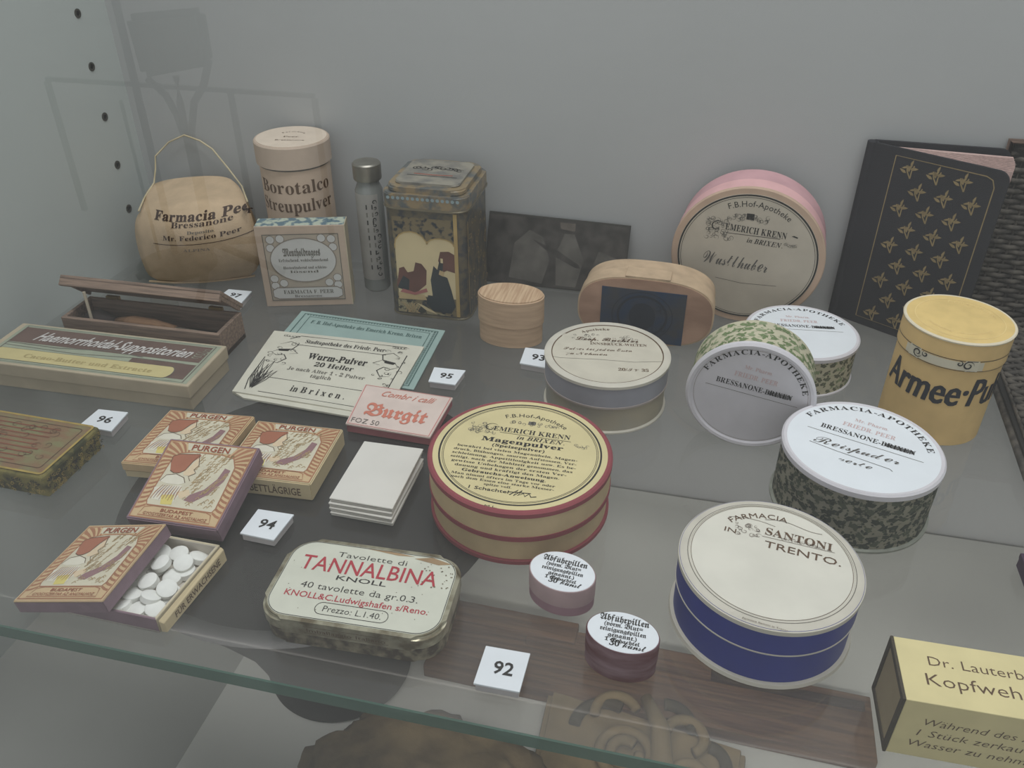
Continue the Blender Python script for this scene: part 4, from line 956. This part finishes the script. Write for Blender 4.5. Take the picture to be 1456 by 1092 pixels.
# ------------------------------------------------------------------ green tin left
t = thing('green_flat_box', 'flat olive green box with worn gold-brown lid, below the tag 96', 'box', (-.3605, .3035, 0), -.018)
t['label'] = 'flat olive green box with worn gold edging and faded brown lid'
W_, D_, H_ = .0840, .0476, .0152
OLV = mat('olive_lid', (128, 124, 88), col2=(132, 104, 78), scale=70, lo=.42, hi=.62, stretch=(1, 2, 1)); OLS = mat('olive_side', (66, 66, 40), col2=(128, 118, 66), scale=110, lo=.42, hi=.6)
obj('box_base', BX(0, 0, .0040, W_-.003, D_-.003, .0080, .0008), OLS, t); obj('lid', BX(0, 0, .0110, W_, D_, .0082, .0022, seg=3), OLS, t)
obj('lid_panel', BX(0, 0, H_-.0001, W_-.004, D_-.004, .0008, .0003), OLV, t)
GE = mat('gold_edging', (176, 152, 84), var=.15, scale=120)
k = Ink(); k.line(rrect(W_-.004, D_-.004, .002), .0014, GE, True, .0001); k.line(rrect(W_-.012, D_-.012, .002), .0005, BROWNINK, True, .0002)
for i in range(9): k.line([(-.033, .014-i*.0036), (.018+random.uniform(-.004, .006), .014-i*.0036)], .0010, mat('faded_red_ink', (136, 84, 62), var=.1), h=.0002)
for i in range(24): k.curl(random.uniform(-.034, .034), random.uniform(-.017, .017), .003, BROWNINK, .0004, a=i, h=.0002)
k.build('printed_lid_design', t, top_map(H_+.0003))
k = Ink()
for i in range(120): k.curl(random.uniform(-.022, .022), random.uniform(.002, .012), .0012, GE if i % 2 else BLACK, .0005, a=i)
k.build('side_ornament', t, plane_map((W_/2+.0001, 0, 0), (0, 1, 0), (0, 0, 1)))
k = Ink()
for i in range(160): k.curl(random.uniform(-.04, .04), random.uniform(.002, .012), .0012, GE if i % 2 else BLACK, .0005, a=i)
k.build('front_ornament', t, plane_map((0, -D_/2-.0001, 0), (1, 0, 0), (0, 0, 1)))

# ------------------------------------------------------------------ open wooden instrument case
CW = mat('case_wood', (150, 128, 112), col2=(124, 106, 94), scale=60, stretch=(.6, 9, 9), lo=.4, hi=.62, bump=.2); CV = mat('case_velvet', (70, 60, 56), var=.1)
cx0, cx1, cy0, cy1, ch = -.4180, -.3000, .4275, .4600, .0200
t = thing('wooden_instrument_case', 'long hinged wooden case, its lid propped half open by a thin rod', 'case', ((cx0+cx1)/2, (cy0+cy1)/2, 0), .02)
L_, D_ = cx1-cx0, cy1-cy0
obj('case_floor', BX(0, 0, .002, L_, D_, .004, .0004), CV, t)
for a in ((0, -D_/2+.0014, L_, .0028), (0, D_/2-.0014, L_, .0028), (-L_/2+.0014, 0, .0028, D_-.0056), (L_/2-.0014, 0, .0028, D_-.0056)):
    obj('case_side', BX(a[0], a[1], ch/2, a[2], a[3], ch, .0004), CW, t)
al = math.radians(43)
lid = bmesh.new(); BX(0, -D_/2, .0042, L_+.001, D_, .0028, .0004, bm=lid); BX(0, -D_+.0016, .0012, L_+.001, .0032, .0060, .0004, bm=lid)
BX(-L_/2+.0012, -D_/2, .0020, .0024, D_-.004, .0036, bm=lid); BX(L_/2-.0012, -D_/2, .0020, .0024, D_-.004, .0036, bm=lid)
bmesh.ops.transform(lid, matrix=Matrix.Translation((0, D_/2, ch+.0002)) @ Matrix.Rotation(-al, 4, 'X'), verts=lid.verts)
obj('lid', lid, CW, t)
obj('prop_rod', tube([(-.0405, -.0100, .0080), (-.0410, -.0085, .0375)], .0011), mat('bone_rod', (190, 178, 158), var=.05), t)
for sx in (-.04, .04): obj('hinge', BX(sx, D_/2, ch, .010, .003, .004, .0004), mat('brass', (150, 124, 72), rough=.4, metal=.7), t)
t2 = thing('brass_instrument', 'bone handled instrument lying inside the open wooden case', 'instrument', ((cx0+cx1)/2, (cy0+cy1)/2, .004), .02)
obj('handle', tube([(-.026, -.003, .009), (-.012, -.0045, .0115), (.004, -.0045, .0110), (.020, -.005, .0095)], [.0030, .0042, .0040, .0026], 12), mat('horn_handle', (150, 116, 88), var=.15, scale=120, stretch=(1, 6, 6)), t2, 2)
obj('dark_grip', tube([(-.050, -.001, .008), (-.040, -.002, .0088), (-.027, -.003, .0090)], [.0050, .0072, .0036], 12), mat('dark_rubber', (66, 58, 56), var=.1), t2, 2)
obj('metal_tip', tube([(.020, -.005, .0095), (.040, -.0075, .0110), (.054, -.0095, .0120)], [.0020, .0010, .0007], 10), mat('steel_tip', (176, 168, 152), rough=.3, metal=.6), t2, 2)

# ------------------------------------------------------------------ cloth pouch
CL = mat('aged_cloth', (206, 180, 148), var=.07, scale=70, bump=.35, bscale=1500)
org = Vector((-.378, .556, 0))
t = thing('drawstring_pouch', 'beige cloth pouch with dark printing and a carrying string, leaning in the corner', 'pouch', org)
rows = [  # (z or pixel rows) each a list of front points from left to right
    [at(214, 401, .0), at(250, 403, .0), at(290, 402, .0), at(332, 398, 0), at(364, 393, 0)],
    [aty(204, 384, .522), aty(248, 388, .517), aty(290, 386, .522), aty(335, 380, .530), aty(370, 375, .541)],
    [aty(190, 345, .526), aty(240, 345, .513), aty(285, 342, .516), aty(330, 338, .527), aty(364, 335, .543)],
    [aty(187, 312, .532), aty(235, 318, .518), aty(280, 314, .520), aty(325, 308, .530), aty(358, 302, .546)],
    [aty(196, 301, .533), aty(235, 295, .527), aty(278, 287, .530), aty(318, 287, .538), aty(352, 287, .548)],
    [aty(200, 285, .547), aty(235, 276, .552), aty(278, 270, .556), aty(315, 268, .558), aty(348, 272, .560)],
    [aty(208, 264, .572), aty(235, 255, .577), aty(275, 250, .579), aty(308, 249, .579), aty(334, 254, .577)]]
back = [[Vector((p.x, min(.594, p.y+.006), p.z-.002)) for p in rows[-1]]]
bk = [Vector((lerp(rows[-1][i].x, rows[0][i].x, .5), .592-.006*(i == 4), .035)) for i in range(5)]; bk0 = [Vector((rows[0][i].x, .586-.004*i*.4, .0)) for i in range(5)]
G = rows+[back[0], bk, bk0]
vs = [p-org for r_ in G for p in r_]; fs = []; nr = len(G)
for j in range(nr-1):
    for i in range(4): fs.append((j*5+i, j*5+i+1, (j+1)*5+i+1, (j+1)*5+i))
for i in range(4): fs.append((i+1, i, (nr-1)*5+i, (nr-1)*5+i+1))
# close the two ends with a centre vertex each
for i, rev in ((0, 0), (4, 1)):
    loop = [j*5+i for j in range(nr)]; ci = len(vs); vs.append(sum((vs[q] for q in loop), Vector())/nr+Vector((-.001 if not rev else .001, 0, 0)))
    for a in range(nr):
        q = (loop[a], loop[(a+1) % nr], ci); fs.append(q if not rev else q[::-1])
for v in vs: v.z = max(v.z, 0)
for q, v in enumerate(vs[:35]):
    v.y += .0012*math.sin(q*2.3)+.0008*math.sin(q*5.1)
po = pydata('cloth_body', vs, fs, CL, t, 3.2, fix=True)
bm = bmesh.new(); bm.from_mesh(po.data); cl_ = bm.edges.layers.float.new('crease_edge'); bm.verts.ensure_lookup_table()
for e_ in bm.edges:
    a_, b_ = sorted(v.index for v in e_.verts)
    if b_ < 35 and a_//5 == b_//5 and a_//5 in (0, 4, 6): e_[cl_] = .75
    elif b_ < 35 and a_ % 5 == b_ % 5 and a_ % 5 in (0, 4): e_[cl_] = .45
bm.to_mesh(po.data); bm.free()
sb = po.modifiers.new('sub', 'SUBSURF'); sb.levels = 2; sb.render_levels = 2
# print on the front: bilinear over rows 1..4 lifted a little
import itertools
dgp = bpy.context.evaluated_depsgraph_get(); dgp.update()
from mathutils.bvhtree import BVHTree
ev = po.evaluated_get(dgp).to_mesh(); bvh = BVHTree.FromPolygons([v.co.copy() for v in ev.vertices], [tuple(p.vertices) for p in ev.polygons]); po.evaluated_get(dgp).to_mesh_clear()
FA, FB, FC, FD = [p-org for p in (aty(200, 388, .50), aty(366, 376, .52), aty(354, 300, .52), aty(198, 312, .50))]
def pm(u, v, h):
    p = FA*(1-u)*(1-v)+FB*u*(1-v)+FC*u*v+FD*(1-u)*v
    d = Vector((-.25, 1, .0)).normalized(); hit = bvh.ray_cast(p, d)
    return (hit[0]+hit[1]*.0004*(1 if hit[1].dot(d) < 0 else -1)) if hit[0] is not None else p+d*.02
k = Ink(); SE = mat('stamp_ink', (74, 58, 50), var=0)
k.text('Farmacia Peer', .03, .97, .76, .13, SE, 'serif', .01, slope=.03); k.text('Bressanone', .22, .78, .665, .085, SE, 'serif', .006, slope=.07); k.text('Deposito', .38, .62, .565, .05, GREYINK, 'serif', slope=.05)
k.text('Mr. Federico Peer', .14, .84, .44, .08, SE, 'serif', .004, slope=.06); k.line([(.04+i*.0465, .355+.0026*i) for i in range(21)], .012, SE); k.text('ALPINA', .34, .58, .24, .05, PALEINK, 'serif')
k.build('lettering', t, pm)
STR = mat('cotton_string', (206, 192, 158), var=.08)
sp = [aty(197, 300, .531), aty(206, 280, .553), aty(219, 260, .574), aty(221, 240, .588), aty(221, 222, .5935), aty(240, 202, .5955), aty(262, 192, .5965), aty(284, 200, .5955), aty(302, 212, .594), aty(325, 240, .586), aty(344, 265, .570), aty(352, 287, .547)]
obj('carrying_string', tube([p-org for p in sp], .0007, 6), STR, t, 2)
obj('bottom_hem', tube([p-org+Vector((0, -.001, .0012)) for p in rows[0]], .0009, 6), CL, t, 2)

# ------------------------------------------------------------------ notebook, wicker box
t = thing('gilt_notebook', 'black clothbound notebook with gold sprig pattern standing half open against the wall', 'notebook', (.108, .5905, 0))
BKC = mat('black_cloth_cover', (50, 50, 54), var=.08, scale=300, bump=.2); GLT = mat('gilt', (150, 132, 96), rough=.5, var=.12, scale=200)
W_, H_ = .0850, .1285; al = -.555
M = Matrix.Rotation(al, 4, 'Z')
def cover(w_, h_, a, y):
    r_ = .007; pts = [(0, 0), (w_-r_, 0)]+[(w_-r_+r_*math.sin(q*PI/10), r_-r_*math.cos(q*PI/10)) for q in range(1, 6)]+[(w_-r_+r_*math.cos(q*PI/10), h_-r_+r_*math.sin(q*PI/10)) for q in range(0, 6)]+[(0, h_)]
    bm = prism(pts, -.0009, .0009, .0002)
    bmesh.ops.transform(bm, matrix=Matrix.Rotation(a, 4, 'Z') @ Matrix.Translation((0, y, 0)) @ Matrix.Rotation(PI/2, 4, 'X'), verts=bm.verts); return bm
obj('front_cover', cover(W_, H_, al, 0), BKC, t, .5); obj('back_cover', cover(W_-.001, H_+.0005, -.02, .004), BKC, t, .5)
obj('spine', join(tube([(-.0012, .0022, .0), (-.0012, .0022, H_)], .0036, 12)), BKC, t, 1.0)
PG = mat('pinkish_page_block', (206, 176, 168), var=.10, scale=500, stretch=(1, 1, .1)); 
for i in range(9):
    a = -.08-i*.045; bm = BX(W_*.485, .001, H_/2, W_*.955, .0006 if i else .003, H_-.005); bmesh.ops.transform(bm, matrix=Matrix.Rotation(a, 4, 'Z') @ Matrix.Translation((.001, 0, 0)), verts=bm.verts); obj('page', bm, PG, t)
k = Ink(); r_ = .006
k.line([(.0155, .006), (.0155, H_-.0050), (W_-.0130, H_-.0050), (W_-.0090, H_-.0065), (W_-.0070, H_-.0110), (W_-.0070, .0060)], .0007, GLT, True)
sprig = []
for j in range(9):
    for i in range(4):
        x = .0250+i*.0170+(.0085 if j % 2 else 0); y = .0110+j*.0131
        if x > W_-.0140: continue
        k.line([(x+.0026, y-.0050), (x, y-.001), (x-.0012, y+.0030)], .0009, GLT); k.line([(x+.0026, y-.0050), (x+.0026, y), (x+.0036, y+.0036)], .0008, GLT)
        for q, (a, L) in enumerate(((2.7, .0052), (1.9, .0046), (.9, .0050), (.2, .0056), (3.5, .0038), (1.3, .0044))): k.leaf(x+(.0012 if q % 2 else -.0006), y+(.0010*q-.002), L, a, GLT, .36)
ex = Vector((math.cos(al), math.sin(al), 0)); k.build('gilt_pattern', t, plane_map(ex.cross(_Z).normalized()*.0010, ex, (0, 0, 1)))

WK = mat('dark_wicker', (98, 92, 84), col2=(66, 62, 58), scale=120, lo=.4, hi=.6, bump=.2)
t = thing('wicker_case', 'dark woven wicker case, its lid raised against the wall beside the notebook', 'basket', (.2, .52, 0))
def weave(org, ex, ey, nx, ny, dx, dy, amp, r):
    """bands over and under: one tube per row, plus uprights"""
    ex, ey = Vector(ex).normalized(), Vector(ey).normalized(); n = ex.cross(ey); out = []
    for j in range(ny):
        pts = [Vector(org)+ex*(i*dx*.5)+ey*(j*dy)+n*(amp*math.cos(PI*(i*.5+j))) for i in range(nx*2+1)]; out.append(tube(pts, r, 5))
    for i in range(nx+1):
        out.append(tube([Vector(org)+ex*(i*dx)+ey*(j*dy) for j in range(ny)], r*.7, 4))
    return join(*out)
o3 = obj('lid_weave', weave((-.008, .0750, .006), (1, -.02, .0), (0, .03, 1), 12, 36, .0085, .0035, .0016, .0019), WK, t, 2); o3['kind'] = 'stuff'
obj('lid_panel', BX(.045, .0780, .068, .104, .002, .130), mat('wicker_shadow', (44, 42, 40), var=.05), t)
obj('lid_rim', tube([(-.010, .074, .003), (-.010, .0765, .1330), (.100, .0765, .1330)], .0026, 8), mat('wicker_rim', (112, 92, 80), var=.12, scale=200), t, 2)
o3 = obj('base_weave', weave((-.0050, -.1120, .0120), (1, 0, 0), (.055, 1, 0), 12, 48, .0085, .0038, .0015, .0018), WK, t, 2); o3['kind'] = 'stuff'
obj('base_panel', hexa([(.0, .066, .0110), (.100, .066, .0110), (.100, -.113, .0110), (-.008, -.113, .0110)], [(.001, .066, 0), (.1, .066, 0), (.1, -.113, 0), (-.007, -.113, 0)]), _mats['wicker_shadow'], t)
obj('base_rim', tube([(-.0075, -.115, .0060), (.0015, .067, .0060)], .0030, 8), WK, t, 2)

# ------------------------------------------------------------------ cream prism box at the lower right
t = thing('cream_pastille_box', 'long cream cardboard box with dark edged end, cut by the lower right corner', 'box', (.0964, .2390, 0), .019)
t['label'] = 'long cream cardboard box with dark bound square end and two printed faces'
L_, D_, H_ = .1000, .0299, .0320
CRB = mat('cream_box_paper', (224, 210, 158), var=.04, scale=60); DKE = mat('dark_binding', (74, 66, 54), var=.12, scale=200)
obj('box_body', BX(L_/2+.0005, 0, H_/2, L_, D_, H_, .0003), CRB, t)
obj('end_card', BX(.0002, 0, H_/2, .0006, D_-.003, H_-.003), mat('end_brown_card', (160, 144, 114), var=.06), t)
for y, z, sy, sz in ((-D_/2+.0012, H_/2, .0026, H_+.0004), (D_/2-.0012, H_/2, .0026, H_+.0004), (0, .0012, D_-.004, .0026), (0, H_-.0012, D_-.004, .0026)):
    obj('end_binding', BX(-.0001, y, z, .0012, sy, sz, .0002), DKE, t)
k = Ink(); k.text('Dr. Lauterbach\'s', .0110, .0600, .0030, .0042, BROWNINK, 'sans', -.008); k.text('Kopfwehpastillen', .0085, .0740, -.0065, .0052, BROWNINK, 'sans', -.008); k.build('top_lettering', t, top_map(H_))
k = Ink(); k.text('Während des Anfalles', .0085, .0620, .0195, .0036, BROWNINK, 'sans', -.01, slant=.2); k.text('1 Stück zerkaut mit', .0070, .0580, .0130, .0036, BROWNINK, 'sans', -.01, slant=.2); k.text('Wasser zu nehmen.', .0060, .0560, .0065, .0036, BROWNINK, 'sans', -.01, slant=.2)
k.build('front_lettering', t, plane_map((0, -D_/2, 0), (1, 0, 0), (0, 0, 1)))
# sliver of a purple box at the right edge of the picture
p = at(1453, 828, 0)
t = thing('purple_card_box', 'sliver of a small dark purple box at the right edge above the cream box', 'box', (p.x+.012, p.y+.004, 0))
t['label'] = 'small dark purple box cut off by the edge, above the cream pastille box'
obj('box_base', BX(0, 0, .0025, .0240, .0150, .0050, .0004), mat('purple_card', (70, 54, 74), var=.06), t); obj('lid', BX(0, 0, .0065, .0246, .0156, .0032, .0004), _mats['purple_card'], t)

# ------------------------------------------------------------------ lower level, seen through the glass
Z0 = ZL+.001
t = thing('dark_iron_vessel', 'large dark flared round vessel on the lower level beneath the metal tin', 'vessel', (-.207, .356, Z0))
DV = mat('dark_vessel', (34, 34, 34), rough=.6, var=.12, scale=30)
obj('vessel_body', lathe([(0, 0), (.046, 0), (.049, .004), (.051, .03), (.064, .07), (.088, .115), (.108, .150), (.112, .158), (.106, .158), (.084, .120), (.056, .06), (.040, .012), (0, .010)]), DV, t, .9)
obj('rim', lathe([(.106, .156), (.112, .154), (.115, .158), (.112, .162), (.106, .161)], closed=True), DV, t, 1.2)
PLK = mat('dark_plank_wood', (112, 84, 64), col2=(84, 62, 50), scale=40, stretch=(.5, 10, 10), lo=.4, hi=.62, bump=.2)
pc = Vector((.003, .388, Z0))
t = thing('wooden_plank', 'long dark brown wooden board with raised strip lying on the lower level', 'board', pc, -.02)
obj('board', BX(0, -.006, .006, .300, .050, .012, .001), PLK, t); obj('raised_strip', BX(-.100, .016, .016, .100, .018, .010, .001), PLK, t); obj('raised_strip', BX(-.02, .012, .0150, .130, .016, .006, .001), PLK, t)
obj('groove_strip', BX(.070, .008, .0135, .150, .006, .004, .001), mat('dark_groove', (60, 46, 40), var=.1), t)
# carved figure
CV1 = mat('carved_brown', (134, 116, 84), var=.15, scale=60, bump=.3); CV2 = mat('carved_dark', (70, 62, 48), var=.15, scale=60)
pc = at(905, 1045, -.185); pc.z = Z0
t = thing('carved_relief', 'brown carved relief with coiled ornaments on the lower level', 'carving', pc, -.05)
obj('backing_slab', hexa([(-.062, .022, .012), (.068, .010, .012), (.066, -.040, .012), (-.058, -.045, .012)], [(-.064, .024, 0), (.070, .012, 0), (.068, -.042, 0), (-.060, -.047, 0)], .003), CV1, t)
def ringc(cx_, cy_, r, a0, a1, z_=.016, rr=.0035):
    return tube([(cx_+r*math.cos(a0+(a1-a0)*i/20), cy_+r*math.sin(a0+(a1-a0)*i/20), z_) for i in range(21)], rr, 8)
for a in ((-.005, -.016, .016, 0, 5.6), (-.005, -.016, .009, 1, 6.5), (.036, -.022, .010, 0, 6), (.030, .006, .012, -1, 3), (-.015, .010, .014, .5, 3.4)): obj('coil', ringc(*a), CV1, t, 2)
obj('diagonal_stem', tube([(.002, .026, .018), (.014, .004, .022), (.020, -.030, .020)], [.004, .006, .0075], 10), CV1, t, 2)
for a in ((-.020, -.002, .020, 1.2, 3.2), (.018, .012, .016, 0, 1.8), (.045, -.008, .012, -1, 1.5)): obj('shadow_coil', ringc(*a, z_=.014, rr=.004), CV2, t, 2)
# lumpy brown root
pc = at(600, 1140, -.165); pc.z = Z0
t = thing('brown_root_lump', 'large knobbly brown lump on the lower level, under the shelf front edge', 'specimen', pc)
bm = bmesh.new(); bmesh.ops.create_icosphere(bm, subdivisions=5, radius=1)
from mathutils import noise
for v in bm.verts:
    d = v.co.normalized(); f = 1+.16*noise.noise(d*2.3)+.14*abs(noise.noise(d*6))+.05*noise.noise(d*15)
    v.co = Vector((d.x*.074*f, d.y*.052*f, max(-.0, .032+d.z*.030*f)))
obj('root_body', bm, mat('root_brown', (124, 106, 76), col2=(84, 70, 48), scale=35, lo=.35, hi=.65, bump=.5, bscale=200), t, 3.2)

# ------------------------------------------------------------------ the museum room behind the camera, mirrored in the case glass
def mirror(px, py, Yv): p = aty(px, py, Yv); return Vector((p.x, .30-p.y, p.z))
RF = -1.05
fl = struct('floor', BX(0, -7.0, RF-.02, 16.0, 14.2, .04), mat('room_floor', (218, 217, 212), rough=.7, var=.04, scale=2))
YV = 2.5
t = thing('swivel_chair', 'grey green backed chair on curved supports, mirrored in the case glass', 'chair', (mirror(250, 150, YV).x, .30-YV, RF))
o_ = t.location; FAB = mat('grey_green_fabric', (96, 108, 98), var=.06, scale=4); CHR = mat('dull_chrome', (110, 116, 114), rough=.4, metal=.3)
c4 = [mirror(180, 20, YV), mirror(288, 10, YV), mirror(302, 92, YV), mirror(205, 110, YV)]
obj('backrest', hexa([p-o_+Vector((0, .03, 0)) for p in c4], [p-o_-Vector((0, .03, 0)) for p in c4], .02), FAB, t)
for pts in ([(210, 112), (236, 135), (252, 165), (262, 192)], [(297, 85), (290, 120), (276, 145), (272, 190)], [(250, 108), (256, 145), (264, 188)]):
    obj('curved_support', tube([mirror(x, y, YV)-o_ for x, y in pts], .012, 10), CHR, t, 2)
b_ = mirror(268, 190, YV)-o_
obj('column', tube([b_, Vector((b_.x, b_.y, .12))], .02, 12), CHR, t, 2)
for q in range(5): obj('foot', tube([Vector((b_.x, b_.y, .11)), Vector((b_.x+.27*math.cos(q*1.257), b_.y+.27*math.sin(q*1.257), .02))], .014, 8), CHR, t, 2)
t = thing('floor_lamp_stand', 'thin grey double pole stand beside the chair, mirrored in the case glass', 'stand', (mirror(190, 110, YV).x, .30-YV, RF)); o_ = t.location
p0, p1 = mirror(165, 5, YV)-o_, mirror(219, 222, YV)-o_
p1 = Vector((p0.x, p0.y, .02)); obj('pole', tube([p0+Vector((0, 0, .5)), p1], .013, 10), CHR, t, 2); obj('pole', tube([p0+Vector((-.07, 0, -.3)), p1+Vector((-.07, 0, 0))], .006, 8), CHR, t, 2)
obj('foot_plate', lathe([(0, 0), (.14, 0), (.14, .015), (0, .02)], n=40), CHR, t, .6)
t = thing('desk_outline', 'thin grey outline of a barrier on slim posts, mirrored faintly in the case glass', 'desk', (mirror(260, 115, 2.9).x, .30-2.9, RF)); o_ = t.location  # stands for a desk seen only mirrored, reduced to front edge and legs
a_, b_ = mirror(66, 112, 2.9)-o_, mirror(445, 122, 2.9)-o_
TB = mat('grey_desk_frame', (120, 124, 120), var=.03)
obj('desk_front_edge', BX((a_.x+b_.x)/2, 0, a_.z, abs(b_.x-a_.x), .02, .016, .003), TB, t)
for x in (a_.x, b_.x, lerp(a_.x, b_.x, .7)): obj('desk_leg', BX(x, 0, a_.z/2-.005, .018, .018, a_.z-.01), TB, t)
# lettering and ornament belong to the label or lid they are printed on
for o in list(bpy.data.objects):
    if o.parent is not None: continue
    kids = list(o.children); host = None
    for want in ('paper_label', 'lid_paint', 'card', 'paper', 'face_card', 'front_cover', 'cloth_body'):
        host = next((c for c in kids if c.name.split('.')[0] == want), None)
        if host: break
    lidh = next((c for c in kids if c.name.split('.')[0] == 'lid'), None)
    for c in kids:
        n_ = c.name.split('.')[0]; h_ = None
        if n_ in ('lettering', 'printed_ornament', 'printed_outline', 'printed_border', 'printed_drawing', 'number', 'printed_label', 'gilt_pattern'): h_ = host or lidh
        elif n_ in ('printed_picture', 'lid_lettering', 'lid_ornament', 'lid_beading', 'printed_lid_design'): h_ = lidh
        if h_ is not None and h_ is not c: c.parent = h_

bpy.data.objects.remove(_go)
for c_ in list(bpy.data.curves):
    if c_.users == 0: bpy.data.curves.remove(c_)
